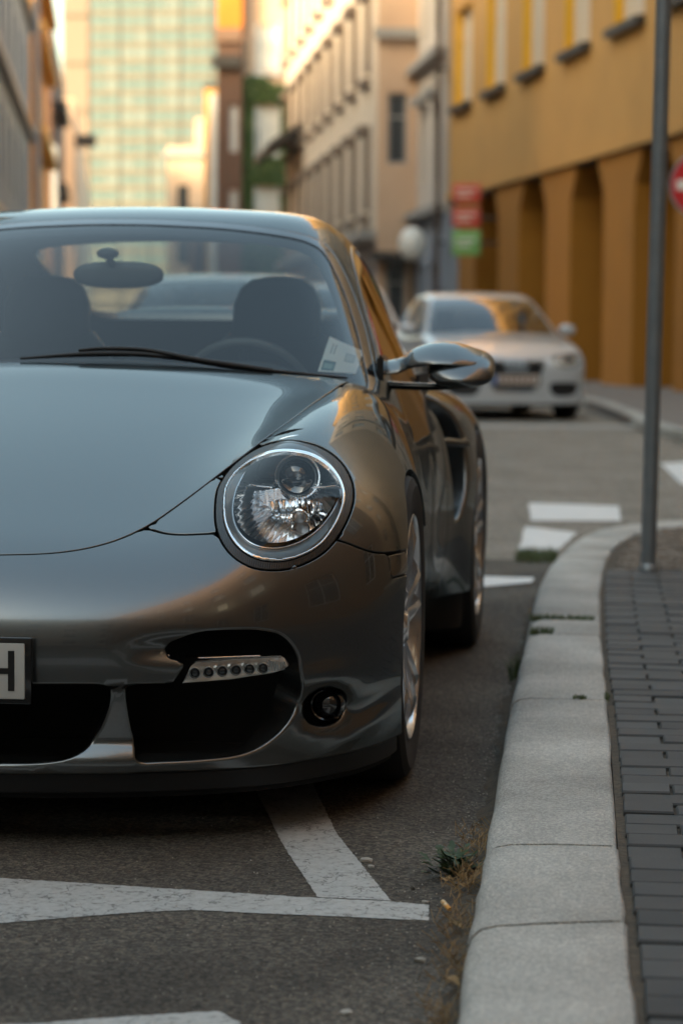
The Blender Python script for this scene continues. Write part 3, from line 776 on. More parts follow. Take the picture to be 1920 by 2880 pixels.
# permit sticker inside the glass, lower corner
def ws_y(x, z): return march(cabin_F, np.array([[x, 2.6, z]]), np.array([[0., -1., 0.]]), 2.0, 30)[0][1]
def sticker():
    c = [(.615, .972), (.697, .935), (.692, .880), (.604, .886)]
    bm = bmesh.new(); n = 8; vs = []
    for i in range(n + 1):
        for j in range(n + 1):
            u, w = i / n, j / n
            top = np.array(c[0]) * (1 - u) + np.array(c[1]) * u; bot = np.array(c[3]) * (1 - u) + np.array(c[2]) * u
            q = top * (1 - w) + bot * w; vs.append(bm.verts.new((q[0], ws_y(q[0], q[1]) + .010, q[1])))
    uv = bm.loops.layers.uv.new('UVMap')
    for i in range(n):
        for j in range(n):
            f = bm.faces.new([vs[i * (n + 1) + j], vs[(i + 1) * (n + 1) + j], vs[(i + 1) * (n + 1) + j + 1], vs[i * (n + 1) + j + 1]])
            for l in f.loops:
                k = l.vert.index if False else vs.index(l.vert); l[uv].uv = ((k // (n + 1)) / n, 1 - (k % (n + 1)) / n)
    return obj_bm('permit_sticker', bm, M_stick, car, True)
M_stick = mat('permit_print', (.85, .9, .9), .5)
def uvrect(nt, uvn, x0, x1, y0, y1):
    """mask of a rectangle in UV"""
    sep = nt.nodes.new('ShaderNodeSeparateXYZ'); nt.links.new(uvn, sep.inputs[0]); outs = []
    for k, (a, b) in enumerate(((x0, x1), (y0, y1))):
        g = nt.nodes.new('ShaderNodeMath'); g.operation = 'GREATER_THAN'; g.inputs[1].default_value = a; nt.links.new(sep.outputs[k], g.inputs[0])
        l = nt.nodes.new('ShaderNodeMath'); l.operation = 'LESS_THAN'; l.inputs[1].default_value = b; nt.links.new(sep.outputs[k], l.inputs[0])
        m_ = nt.nodes.new('ShaderNodeMath'); m_.operation = 'MULTIPLY'; nt.links.new(g.outputs[0], m_.inputs[0]); nt.links.new(l.outputs[0], m_.inputs[1]); outs.append(m_)
    m_ = nt.nodes.new('ShaderNodeMath'); m_.operation = 'MULTIPLY'; nt.links.new(outs[0].outputs[0], m_.inputs[0]); nt.links.new(outs[1].outputs[0], m_.inputs[1]); return m_.outputs[0]
def uvprint(m, base, rects):
    nt = m.node_tree; uvn = nt.nodes.new('ShaderNodeUVMap').outputs[0]; cur = None
    for (r, col) in rects:
        mixn = nt.nodes.new('ShaderNodeMixRGB'); 
        if cur is None: mixn.inputs[1].default_value = (*base, 1)
        else: nt.links.new(cur, mixn.inputs[1])
        mixn.inputs[2].default_value = (*col, 1); nt.links.new(uvrect(nt, uvn, *r), mixn.inputs[0]); cur = mixn.outputs[0]
    nt.links.new(cur, nt.nodes['Principled BSDF'].inputs['Base Color'])
uvprint(M_stick, (.85, .93, .93), [((.06, .40, .04, .34), (.10, .22, .26)), ((.10, .34, .10, .26), (.30, .48, .50)), ((.16, .19, .55, .85), (.2, .3, .33)), ((.25, .28, .55, .85), (.2, .3, .33)), ((.58, .86, .40, .72), (.42, .52, .54)), ((.62, .80, .46, .66), (.55, .64, .65))])
sticker()
# wiper
def ws_pt(x, z, off): 
    y = ws_y(x, z); n = unit(grad(cabin_F, np.array([[x, y, z]])))[0]; return np.array([x, y, z]) + n * off
wp = empty('wiper', parent=car)
path = [ws_pt(x, z, .016) for x, z in [(-.10, .900), (.025, .910), (.097, .913), (.20, .912), (.309, .900), (.415, .883), (.579, .866), (.67, .858)]]
tube('wiper_blade', open_curve(path, 4), np.interp(np.arange(29), [0, 6, 22, 28], [.003, .0075, .006, .003]), M_black, wp)
path = [ws_pt(x, z, .024) for x, z in [(.04, .914), (.10, .919), (.20, .916), (.33, .893), (.50, .868)]]
tube('wiper_arm', open_curve(path, 4), np.linspace(.004, .008, 17), M_black, wp)
# door mirrors -----------------------------------------------------
for sg in (1, -1):
    dm = empty('door_mirror', parent=car)
    Mx = Matrix.Scale(sg, 4, (1, 0, 0))
    def mput(name, v, q, m):
        v = np.array(v) * [sg, 1, 1]; bm = bmesh.new(); join_into(bm, v, q); bmesh.ops.remove_doubles(bm, verts=bm.verts[:], dist=1e-5); return obj_bm(name, bm, m, dm, True, 60)
    # housing: egg that tapers outwards
    nu, nv = 48, 40; V = []; Q = []
    for i in range(nu + 1):
        s_ = i / nu; x = .862 + .170 * (.5 - .5 * math.cos(math.pi * s_)); w = math.sin(math.pi * s_)**.70 if 0 < s_ < 1 else 0
        zc = .896 - .006 * s_
        for j in range(nv):
            t = 2 * math.pi * j / nv; c, s2 = math.cos(t), math.sin(t)
            V.append((x, 1.70 + .080 * w * c * (1 if c < 0 else .45) + .05 * (x - .868) + 1.25 * (.053 * w * s2), zc + .055 * w * s2 * (1 if s2 > 0 else .90)))
    for i in range(nu):
        for j in range(nv): Q.append((i * nv + j, i * nv + (j + 1) % nv, (i + 1) * nv + (j + 1) % nv, (i + 1) * nv + j))
    mput('mirror_shell', V, Q, M_paint)
    cpath = open_curve([(.750, 1.72, .893), (.780, 1.715, .897), (.806, 1.71, .907), (.835, 1.70, .921), (.878, 1.695, .930), (.933, 1.695, .929), (.985, 1.70, .916), (1.015, 1.705, .903)], 5)
    rr = np.interp(np.arange(36) / 5, range(8), [.016, .017, .017, .023, .026, .026, .022, .012])
    V, Q = tube_arrays(cpath, rr, 24); cc = np.repeat(cpath, 24, 0); V = cc + (V - cc) * [1, 1.5, 1.12]; V[:, 1] += 2.0 * (V[:, 2] - cc[:, 2])
    mput('mirror_upper_shell', V, Q, M_paint)
    V, Q = tube_arrays(open_curve([(.74, 1.72, .850), (.80, 1.715, .847), (.88, 1.705, .846), (.96, 1.70, .852), (1.0, 1.70, .866)], 5), np.linspace(.0105, .008, 21), 12); 
    mput('mirror_lower_arm', V, Q, M_gloss)
    bm = bmesh.new(); add_box(bm, .735, .752, 1.66, 1.80, .845, .925)
    if sg < 0: bmesh.ops.scale(bm, vec=(-1, 1, 1), verts=bm.verts[:])
    bmesh.ops.bevel(bm, geom=bm.edges[:], offset=.006, segments=2, affect='EDGES'); obj_bm('mirror_foot', bm, M_gloss, dm, True, 40)
# ------------------------------------------------------------------ ground
G = -.02; KZ = .08
def ground_mat(name, cols, agg=160, bumpd=.004, rough=.85, big=2.0, con=1.0, vary=0):
    m = bpy.data.materials.new(name); m.use_nodes = True; nt = m.node_tree; b = nt.nodes['Principled BSDF']; L = nt.links.new
    tc = nt.nodes.new('ShaderNodeTexCoord'); n1 = nt.nodes.new('ShaderNodeTexNoise'); n1.inputs['Scale'].default_value = big; n1.inputs['Detail'].default_value = 8
    r1 = nt.nodes.new('ShaderNodeValToRGB'); r1.color_ramp.elements[0].position = .35; r1.color_ramp.elements[1].position = .68
    r1.color_ramp.elements[0].color = (*cols[0], 1); r1.color_ramp.elements[1].color = (*cols[1], 1)
    v = nt.nodes.new('ShaderNodeTexVoronoi'); v.inputs['Scale'].default_value = agg; v.inputs['Randomness'].default_value = 1
    sp = nt.nodes.new('ShaderNodeSeparateColor'); r2 = nt.nodes.new('ShaderNodeValToRGB')
    r2.color_ramp.elements[0].position = .0; r2.color_ramp.elements[0].color = (.45, .45, .45, 1); r2.color_ramp.elements[1].position = 1; r2.color_ramp.elements[1].color = (1.75, 1.7, 1.6, 1)
    e = r2.color_ramp.elements.new(.55); e.color = (.95, .93, .9, 1)
    mu = nt.nodes.new('ShaderNodeMixRGB'); mu.blend_type = 'MULTIPLY'; mu.inputs[0].default_value = 1
    for q in (n1, v): L(tc.outputs['Object'], q.inputs['Vector'])
    L(n1.outputs['Fac'], r1.inputs['Fac']); L(v.outputs['Color'], sp.inputs[0]); L(sp.outputs[0], r2.inputs['Fac']); L(r1.outputs[0], mu.inputs[1]); L(r2.outputs[0], mu.inputs[2]); 
    sc = nt.nodes.new('ShaderNodeVectorMath'); sc.operation = 'SCALE'; mr_ = nt.nodes.new('ShaderNodeMapRange'); oi = nt.nodes.new('ShaderNodeObjectInfo'); mr_.inputs['To Min'].default_value = 1 - vary; mr_.inputs['To Max'].default_value = 1 + vary
    mu.inputs[0].default_value = con; L(oi.outputs['Random'], mr_.inputs['Value']); L(mu.outputs[0], sc.inputs[0]); L(mr_.outputs[0], sc.inputs['Scale']); L(sc.outputs[0], b.inputs['Base Color'])
    n3 = nt.nodes.new('ShaderNodeTexNoise'); n3.inputs['Scale'].default_value = agg * .6; n3.inputs['Detail'].default_value = 5; L(tc.outputs['Object'], n3.inputs['Vector'])
    ad = nt.nodes.new('ShaderNodeMath'); ad.operation = 'ADD'; L(n3.outputs['Fac'], ad.inputs[0]); L(v.outputs['Distance'], ad.inputs[1])
    bp = nt.nodes.new('ShaderNodeBump'); bp.inputs['Strength'].default_value = .9; bp.inputs['Distance'].default_value = bumpd; L(ad.outputs[0], bp.inputs['Height']); L(bp.outputs[0], b.inputs['Normal'])
    b.inputs['Roughness'].default_value = rough; b.inputs['Specular IOR Level'].default_value = .35; return m
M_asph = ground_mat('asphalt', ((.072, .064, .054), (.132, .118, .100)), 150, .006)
M_kerb = ground_mat('granite_kerb', ((.34, .33, .305), (.53, .52, .485)), 260, .0025, .8, 3.0, .45, .07)
M_paver = mat('dark_clinker', (.024, .025, .026), .7, noise=(6, .3, (.046, .046, .045)), bump_=(160, .4, .002))
nt = M_paver.node_tree; b_ = nt.nodes['Principled BSDF']; oi = nt.nodes.new('ShaderNodeObjectInfo'); mr_ = nt.nodes.new('ShaderNodeMapRange'); mr_.inputs['To Min'].default_value = .68; mr_.inputs['To Max'].default_value = 1.4
mu_ = nt.nodes.new('ShaderNodeVectorMath'); mu_.operation = 'SCALE'; src = b_.inputs['Base Color'].links[0].from_socket
nt.links.new(oi.outputs['Random'], mr_.inputs['Value']); nt.links.new(src, mu_.inputs[0]); nt.links.new(mr_.outputs[0], mu_.inputs['Scale']); nt.links.new(mu_.outputs[0], b_.inputs['Base Color'])
M_paver2 = mat('brown_sett', (.13, .10, .075), .8, noise=(9, .3, (.18, .145, .11)), bump_=(90, .4, .003))
M_dirt = mat('gutter_dirt', (.045, .036, .027), .95, noise=(30, .2, (.10, .075, .050)), bump_=(70, .8, .01))
M_line = None
def marking_mat():
    m = mat('road_paint', (.62, .62, .60), .7, bump_=(120, .5, .002)); nt = m.node_tree; b = nt.nodes['Principled BSDF']; L = nt.links.new
    tc = nt.nodes.new('ShaderNodeTexCoord'); n = nt.nodes.new('ShaderNodeTexNoise'); n.inputs['Scale'].default_value = 75; n.inputs['Detail'].default_value = 8; n.inputs['Roughness'].default_value = .7
    r = nt.nodes.new('ShaderNodeValToRGB'); r.color_ramp.elements[0].position = .33; r.color_ramp.elements[0].color = (.15, .14, .125, 1); r.color_ramp.elements[1].position = .44; r.color_ramp.elements[1].color = (.40, .40, .38, 1)
    e = r.color_ramp.elements.new(.75); e.color = (.54, .54, .52, 1)
    L(tc.outputs['Object'], n.inputs['Vector']); L(n.outputs['Fac'], r.inputs['Fac'])
    v = nt.nodes.new('ShaderNodeTexVoronoi'); v.feature = 'DISTANCE_TO_EDGE'; v.inputs['Scale'].default_value = 7; wn = nt.nodes.new('ShaderNodeTexNoise'); wn.inputs['Scale'].default_value = 14; wn.inputs['Detail'].default_value = 5
    ad = nt.nodes.new('ShaderNodeMixRGB'); ad.blend_type = 'ADD'; ad.inputs[0].default_value = .22; L(tc.outputs['Object'], wn.inputs['Vector']); L(tc.outputs['Object'], ad.inputs[1]); L(wn.outputs['Color'], ad.inputs[2]); L(ad.outputs[0], v.inputs['Vector'])
    cr = nt.nodes.new('ShaderNodeValToRGB'); cr.color_ramp.elements[0].position = .004; cr.color_ramp.elements[0].color = (.12, .11, .10, 1); cr.color_ramp.elements[1].position = .016; cr.color_ramp.elements[1].color = (1, 1, 1, 1); L(v.outputs['Distance'], cr.inputs['Fac'])
    mm = nt.nodes.new('ShaderNodeMixRGB'); mm.blend_type = 'MULTIPLY'; mm.inputs[0].default_value = .8; L(r.outputs[0], mm.inputs[1]); L(cr.outputs[0], mm.inputs[2]); L(mm.outputs[0], b.inputs['Base Color']); return m
M_line = marking_mat()
def prism(name, pts, z0, z1, m, parent=None, bevel=0):
    bm = bmesh.new(); a = [bm.verts.new((x, y, z0)) for x, y in pts]; b = [bm.verts.new((x, y, z1)) for x, y in pts]; n = len(pts)
    bm.faces.new(a); bm.faces.new(b)
    for i in range(n): bm.faces.new([a[i], a[(i + 1) % n], b[(i + 1) % n], b[i]])
    if bevel: bmesh.ops.bevel(bm, geom=[e for e in bm.edges if e.verts[0].co.z > z1 - 1e-5 and e.verts[1].co.z > z1 - 1e-5], offset=bevel, segments=2, affect='EDGES')
    return obj_bm(name, bm, m, parent, bool(bevel), 40)
setting(prism('ground', [(-400, -200), (400, -200), (400, 900), (-400, 900)], -.6, -.06, M_asph))
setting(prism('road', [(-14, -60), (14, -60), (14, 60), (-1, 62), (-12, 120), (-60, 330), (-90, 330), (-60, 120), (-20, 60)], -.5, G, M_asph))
def ragged(pts, amp=.004, step=.03, seed=1):
    rnd = random.Random(seed); out = []
    n = len(pts)
    for i in range(n):
        a = Vector(pts[i]); b = Vector(pts[(i + 1) % n]); k = max(1, int((b - a).length / step))
        for j in range(k):
            q = a.lerp(b, j / k); out.append((q.x + rnd.uniform(-amp, amp) * .5, q.y + rnd.uniform(-amp, amp)))
    return out
def sheet(name, pts, z, m, amp=.0022, step=.009, seed=1):
    P = ragged(pts, amp, step, seed); bm = bmesh.new(); bm.faces.new([bm.verts.new((x, y, z)) for x, y in P]); bmesh.ops.triangulate(bm, faces=bm.faces[:])
    bmesh.ops.recalc_face_normals(bm, faces=bm.faces)
    o = obj_bm(name, bm, m); 
    if o.data.polygons[0].normal.z < 0: o.data.flip_normals()
    return setting(o)
M_asph2 = ground_mat('pale_asphalt', ((.20, .18, .15), (.28, .25, .215)), 90, .006)  # paler base colour than the near asphalt
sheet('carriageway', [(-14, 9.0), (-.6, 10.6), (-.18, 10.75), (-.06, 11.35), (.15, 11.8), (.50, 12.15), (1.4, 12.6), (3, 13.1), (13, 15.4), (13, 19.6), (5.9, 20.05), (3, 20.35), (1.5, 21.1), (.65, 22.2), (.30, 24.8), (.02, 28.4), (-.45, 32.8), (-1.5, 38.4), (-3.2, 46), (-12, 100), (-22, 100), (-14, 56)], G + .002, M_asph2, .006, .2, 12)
# parking bay marks near the camera
sheet('road_marking', [(-3.6, 4.62), (-1.092, 4.281), (-.497, 4.207), (-.366, 4.199), (-.297, 4.183), (-.289, 4.07), (-.481, 4.077), (-.705, 4.087), (-.784, 4.063), (-1.008, 3.951), (-3.6, 3.85)], G + .0015, M_line)
sheet('road_marking', [(-.800, 5.40), (-.672, 5.45), (-.525, 4.763), (-.3665, 4.205), (-.497, 4.213), (-.618, 4.642)], G + .0015, M_line, seed=2)
sheet('road_marking', [(-1.6, 3.20), (-.793, 3.382), (-.73, 3.415), (-.556, 3.477), (-.514, 3.419), (-.48, 3.2), (-.60, 2.9), (-1.6, 2.8)], G + .0015, M_line, seed=3)
M_zebra = mat('zebra_paint', (.62, .62, .60), .7, noise=(12, .25, (.74, .74, .72)))
sheet('crosswalk_bar', [(-.445, 14.154), (.078, 14.018), (.082, 12.90), (-.39, 12.83)], G + .006, M_zebra, .01, .08, 4)
sheet('crosswalk_bar', [(-.407, 12.421), (-.138, 12.10), (-.220, 10.98), (-.39, 11.0)], G + .006, M_zebra, .01, .08, 5)
sheet('road_marking', [(-1.9, 9.95), (-.285, 9.84), (-.285, 9.66), (-.461, 9.472), (-1.9, 9.2)], G + .006, M_zebra, .01, .08, 6)
sheet('road_marking', [(-4, 24.8), (.40, 25.3), (.40, 26.1), (-4, 25.9)], G + .006, mat('worn_road_paint', (.34, .32, .29), .8), .02, .2, 7)
sheet('crosswalk_bar', [(.41, 18.6), (.9, 19.3), (.9, 15.6), (.50, 16.1)], G + .006, M_zebra, .01, .08, 8)
# kerb stones
kL = open_curve([(-.150, 2.0), (-.175, 2.7), (-.188, 3.118), (-.197, 3.583), (-.203, 4.201), (-.216, 5.228), (-.226, 5.916), (-.231, 6.81), (-.234, 7.718), (-.240, 8.9), (-.224, 9.40), (-.190, 9.90), (-.131, 10.60), (-.038, 11.20), (.15, 11.62), (.50, 11.95), (1.4, 12.4), (3, 12.9)], 8)
kR = open_curve([(.085, 2.0), (.062, 2.7), (.051, 3.151), (.044, 3.617), (.032, 4.308), (.018, 5.646), (.000, 6.6), (-.006, 7.191), (-.010, 7.794), (-.014, 8.959), (.000, 9.40), (.010, 9.75), (.045, 10.30), (.120, 10.85), (.25, 11.27), (.55, 11.62), (1.45, 12.1), (3.05, 12.6)], 8)
kerb = setting(empty('kerb'))
def at_y(C, y): return float(np.interp(y, C[:, 1], C[:, 0]))
cuts = [1.98, 2.86, 3.685, 4.254, 5.988, 7.278, 7.656, 8.62, 9.50]
rnd = random.Random(5)
def kerb_stone(a0, b0, a1, b1, k):
    """a: left edge, b: right edge at both ends"""
    n = 8 if k < 6 else 4; g = .006
    bm = bmesh.new(); rows = []
    for i in range(n + 1):
        t = i / n; A = Vector((*a0, 0)).lerp(Vector((*a1, 0)), t); B = Vector((*b0, 0)).lerp(Vector((*b1, 0)), t)
        d = (B - A).normalized(); e = Vector((-d.y, d.x, 0)); off = (g if i == 0 else -g if i == n else 0)
        A += e * off + d * rnd.uniform(-.002, .002); B += e * off + d * rnd.uniform(-.0025, .0015)
        w = (B - A).length; dz = -.003 if i in (0, n) else 0; tl = rnd.uniform(-.001, .001)
        row = []
        for s_, z in ((0, -.3), (0, KZ - .030 + dz), (.006, KZ - .016 + dz), (.020, KZ - .005 + dz), (.045, KZ + dz), (w * .5, KZ + tl + .001 + dz), (w - .008, KZ + dz), (w, KZ - .007 + dz), (w, -.3)):
            q = A + d * s_; row.append(bm.verts.new((q.x, q.y, z)))
        rows.append(row)
    for i in range(n):
        for j in range(8): bm.faces.new([rows[i][j], rows[i][j + 1], rows[i + 1][j + 1], rows[i + 1][j]])
    bm.faces.new(rows[0]); bm.faces.new(rows[-1])
    return obj_bm('kerb_stone', bm, M_kerb, kerb, True, 50)
sk = [0, 0, .035, 0, 0, 0, 0, 0, 0]
for k in range(len(cuts) - 1):
    y0, y1 = cuts[k], cuts[k + 1]
    if k == 1: e0, e1 = (0, 0), (-.035, .04)
    elif k == 2: e0, e1 = (-.035, .04), (0, .02)
    elif k == 3: e0, e1 = (0, .02), (0, 0)
    else: e0, e1 = (0, 0), (0, 0)
    kerb_stone((at_y(kL, y0 + e0[0]), y0 + e0[0]), (at_y(kR, y0 + e0[1]), y0 + e0[1]), (at_y(kL, y1 + e1[0]), y1 + e1[0]), (at_y(kR, y1 + e1[1]), y1 + e1[1]), k)
i0 = int(np.argmin(abs(kL[:, 1] - 9.50))); js = list(range(i0, len(kL), 6))
prevL = (at_y(kL, 9.50), 9.50); prevR = (at_y(kR, 9.50), 9.50)
for a in js[1:]:
    cl, cr = tuple(kL[a]), tuple(kR[a]); kerb_stone(prevL, prevR, cl, cr, 9); prevL, prevR = cl, cr
# pavement: bed, bricks, brown setts round the pole
pv = setting(prism('pavement', [(x, y) for x, y in kR[::3]] + [(3.2, 12.6), (12, 15), (12, -40), (.3, -40)], -.4, KZ - .010, M_dirt))
bm = bmesh.new(); add_box(bm, -.0975, .0975, -.0465, .0465, -.04, 0)
bmesh.ops.bevel(bm, geom=[e for e in bm.edges if e.verts[0].co.z > -.001 and e.verts[1].co.z > -.001], offset=.0035, segments=1, affect='EDGES')
proto = obj_bm('brick', bm, M_paver, pv); me = proto.data; first = True
row = 0; y = 2.75; nb = 0
while y < 9.26:
    xe = at_y(kR, y) + .014
    off = (0, .10)[row % 2]; xx = xe + .10 - off
    # half bricks at the kerb keep the running bond
    for c in range(4):
        x = xx + c * .2
        if nb < 296:
            o = proto if first else proto.copy(); first = False
            if o is not proto: COL.objects.link(o)
            o.location = (x + (.049 if (off and c == 0) else 0), y + rnd.uniform(-.002, .002), KZ + rnd.uniform(-.003, .002)); o.rotation_euler = (rnd.uniform(-.012, .012), rnd.uniform(-.008, .008), rnd.uniform(-.012, .012))
            if off and c == 0: o.scale = (.49, 1, 1)
            nb += 1
    row += 1; y += .0985
bm = bmesh.new()
row = 0; y = 9.30
while y < 12.4:
    xx = at_y(kR, y) + .03
    x = xx + rnd.uniform(0, .05)
    while x < 3.0:
        if x < .4 or y < 12: 
            yy = y + .10 * math.sin((x - xx) * 5); h = KZ - .001 + rnd.uniform(-.004, .003)
            add_box(bm, x, x + .048, yy, yy + .050, KZ - .03, h)
        x += .058
    y += .062
o = obj_bm('setts', bm, M_paver2, pv); o['kind'] = 'stuff'
bm = bmesh.new()
y = 2.75
row = 0
while y < 9.26:
    off = (0, .10)[row % 2]
    for c in range(4, 14):
        x = at_y(kR, y) + .114 - off + c * .2; add_box(bm, x - .0975, x + .0975, y - .0465, y + .0465, KZ - .03, KZ + rnd.uniform(-.002, .001))
    y += .0985; row += 1
o = obj_bm('far_bricks', bm, M_paver, pv); o['kind'] = 'stuff'
# dirt strip in the gutter and between kerb and bricks
bm = bmesh.new(); vs = []
for i in range(160):
    y = 2.2 + i * .05; x = at_y(kL, y); w = .022 + .035 * math.exp(-((y - 4.2) / .5)**2) + .012 * math.sin(y * 9) * math.sin(y * 3.1) + rnd.uniform(0, .022)
    vs.append([bm.verts.new(q) for q in ((x + .01, y, G + .018), (x - w * .35, y, G + .012 + rnd.uniform(0, .004)), (x - w, y, G + .001))])
for i in range(159):
    for j in range(2): bm.faces.new([vs[i][j], vs[i + 1][j], vs[i + 1][j + 1], vs[i][j + 1]])
o = obj_bm('gutter_dirt', bm, M_dirt, None, True); o['kind'] = 'stuff'
tag(o, 'brown dirt and grit gathered in the gutter along the granite kerb', 'dirt')
# loose grit on the asphalt, pebbles
def pebble(bm, c, r, seed):
    q = random.Random(seed); vs = bmesh.ops.create_icosphere(bm, subdivisions=1, radius=1)['verts']
    s = (r * q.uniform(.8, 1.3), r * q.uniform(.7, 1.2), r * q.uniform(.5, .8))
    for v in vs:
        v.co = Vector((v.co.x * s[0], v.co.y * s[1], v.co.z * s[2])) * q.uniform(.85, 1.12) + Vector((c[0], c[1], c[2] + s[2] * .6))
M_stone = mat('pale_grit', (.30, .27, .22), .8, noise=(40, .3, (.42, .40, .36)))
bm = bmesh.new()
for k in range(1500):
    y = 3.0 + 6.2 * rnd.random()**1.5; xk = at_y(kL, y)
    x = xk - .02 - abs(rnd.gauss(0, .07)) if rnd.random() < .55 else rnd.uniform(-.9, xk - .02)
    if rnd.random() < .25 and y < 4.4: x = rnd.uniform(-1.1, xk)
    vs = bmesh.ops.create_icosphere(bm, subdivisions=0 if False else 1, radius=1)['verts'] if False else None
    r = rnd.uniform(.0008, .0028); c = Vector((x, y, G + r * .4)); t = [Vector((r, 0, 0)), Vector((-r * .6, r, 0)), Vector((-r * .5, -r, 0)), Vector((0, 0, r * 1.1))]
    v4 = [bm.verts.new(c + q) for q in t]
    for f in ((0, 1, 3), (1, 2, 3), (2, 0, 3)): bm.faces.new([v4[i] for i in f])
o = obj_bm('grit', bm, M_stone); o['kind'] = 'stuff'; tag(o, 'scattered pale grit on the dark asphalt beside the kerb', 'grit')
for (x, y, r, lb) in ((-.283, 3.80, .009, 'cream pebble on the asphalt in the foreground'), (-.368, 3.49, .010, 'pale brown pebble at the bottom edge of the picture'), (-.440, 4.514, .011, 'white stone chip beside the slanted white marking'), (-.427, 4.47, .006, 'small white chip just in front of the larger white chip'), (-.305, 4.20, .006, 'tiny white crumb at the right end of the white line'), (-.335, 4.30, .007, 'dark pebble near the end of the white line')):
    bm = bmesh.new(); pebble(bm, (x, y, G), r, int(r * 1e5)); tag(obj_bm('pebble', bm, M_stone if 'dark' not in lb else M_asph, None, True, 40), lb, 'pebble')
# cigarette end
lathe_obj('cigarette_end', [(0, 0), (.004, 0), (.004, .012), (.0041, .0121), (.0041, .026), (0, .026)], mat('cigarette_paper', (.75, .62, .42), .8, noise=(60, .06, (.62, .30, .07))), None, (-.254, 4.085, G + .018), 16, Matrix.Rotation(math.radians(35), 4, 'Z') @ Matrix.Rotation(math.radians(20), 4, 'X'))
tag(bpy.data.objects['cigarette_end'], 'orange and white cigarette end lying in the gutter below the kerb', 'cigarette end')
# ------------------------------------------------------------------ plants
M_leaf = mat('weed_leaf', (.022, .045, .014), .6, noise=(25, .3, (.04, .07, .024)))
M_dry = mat('dry_leaf', (.22, .13, .05), .8, noise=(30, .3, (.30, .19, .08)))
M_grass = mat('grass_blade', (.05, .09, .025), .6, noise=(20, .3, (.10, .12, .04)))
def leafshape(bm, base, d, up, L, w, curl=.25, notch=0):
    d = d.normalized(); s = d.cross(up).normalized(); u = s.cross(d).normalized(); prev = None
    for i in range(6):
        t = i / 5; ww = w * math.sin(math.pi * min(.98, .12 + .86 * t))**.7 * (1 - notch * (i % 2) * .35); c = base + d * L * t + u * (L * curl * (t - t * t * 1.6))
        r = [bm.verts.new(c - s * ww + u * ww * .35), bm.verts.new(c), bm.verts.new(c + s * ww + u * ww * .35)]
        if prev:
            for j in range(2): bm.faces.new([prev[j], prev[j + 1], r[j + 1], r[j]])
        prev = r
wd = empty('weed', (-.266, 4.42, G)); wd.scale = (.8, .8, .8); tag(wd, 'dark green leafy weed growing in the gutter against the kerb', 'weed')
rl = random.Random(11)
for k in range(64):
    a = rl.uniform(0, 6.28); rr = abs(rl.gauss(0, .03)); bm = bmesh.new()
    base = Vector((rr * math.cos(a) * 1.0, rr * math.sin(a) * 2.0, .004 + .045 * rl.random()))
    d = Vector((math.cos(a) + rl.uniform(-.5, .5), math.sin(a) + rl.uniform(-.5, .5), rl.uniform(.0, .8)))
    leafshape(bm, base, d, Vector((0, 0, 1)), rl.uniform(.018, .042), rl.uniform(.008, .014), rl.uniform(-.2, .3), 1)
    obj_bm('leaf', bm, M_leaf, wd, True)
bm = bmesh.new()
for k in range(34):
    a = rl.uniform(0, 6.28); q, f = tube_arrays([(0, 0, 0), (.015 * math.cos(a), .03 * math.sin(a), .02 + .02 * rl.random()), (.035 * math.cos(a), .07 * math.sin(a), .012 + .04 * rl.random())], .0009, 4)
    join_into(bm, q, f)
obj_bm('stems', bm, M_grass, wd, True)['kind'] = 'stuff'
for (x, y, L_, lb) in ((-.272, 4.28, .028, 'curled tan dead leaf just in front of the green weed'), (-.238, 4.24, .022, 'small brown dead leaf against the kerb below the weed'), (-.247, 3.96, .026, 'ochre dead leaf in the gutter beside the kerb crack'), (-.232, 3.62, .03, 'brown dead leaf in the gutter at the lower kerb')):
    bm = bmesh.new(); a = rl.uniform(0, 6.28); leafshape(bm, Vector((x, y, G + .022)), Vector((math.cos(a), math.sin(a), .15)), Vector((0, 0, 1)), L_, L_ * .35, .5); tag(obj_bm('dead_leaf', bm, M_dry, None, True), lb, 'leaf')
bm = bmesh.new()
for k in range(420):
    y = rl.choice([4.30, 4.25, 3.95, 3.7, 3.4, 4.6]) + rl.gauss(0, .07); x = at_y(kL, y) - .03 + rl.gauss(0, .018); a = rl.uniform(0, 6.28); h = rl.uniform(0, .02)
    q, f = tube_arrays([(x, y, G + .014 + h), (x + .02 * math.cos(a), y + .03 * math.sin(a), G + .02 + h + rl.uniform(0, .02))], .0007, 3); join_into(bm, q, f)
o = obj_bm('dry_litter', bm, M_dry); o['kind'] = 'stuff'; tag(o, 'dry grass and twig litter caught in the gutter under the kerb', 'litter')
def tuft(x, y, z, n, w, d, h, label):
    bm = bmesh.new()
    for k in range(n):
        bx, by = x + rl.uniform(-w, w), y + rl.uniform(-d, d); a = rl.uniform(0, 6.28); hh = h * rl.uniform(.4, 1); l = .5 * hh
        p0 = Vector((bx, by, z)); p1 = p0 + Vector((l * .3 * math.cos(a), l * .3 * math.sin(a), hh * .6)); p2 = p0 + Vector((l * math.cos(a), l * math.sin(a), hh)); s = Vector((-math.sin(a), math.cos(a), 0)) * .0016
        v = [bm.verts.new(q) for q in (p0 - s, p0 + s, p1 - s * .8, p1 + s * .8, p2)]
        bm.faces.new([v[0], v[1], v[3], v[2]]); bm.faces.new([v[2], v[3], v[4]])
    o = obj_bm('grass_tuft', bm, M_grass); o['kind'] = 'stuff'; tag(o, label, 'grass')
tuft(-.13, 7.656, KZ - .008, 420, .10, .035, .026, 'green grass strip growing in the far joint between two kerb stones')
tuft(-.185, 7.30, KZ - .008, 160, .035, .03, .03, 'low grass tuft at the nearer end of the short kerb stone')
tuft(-.245, 6.95, G, 80, .02, .04, .09, 'grass blades at the foot of the kerb before the short stone')
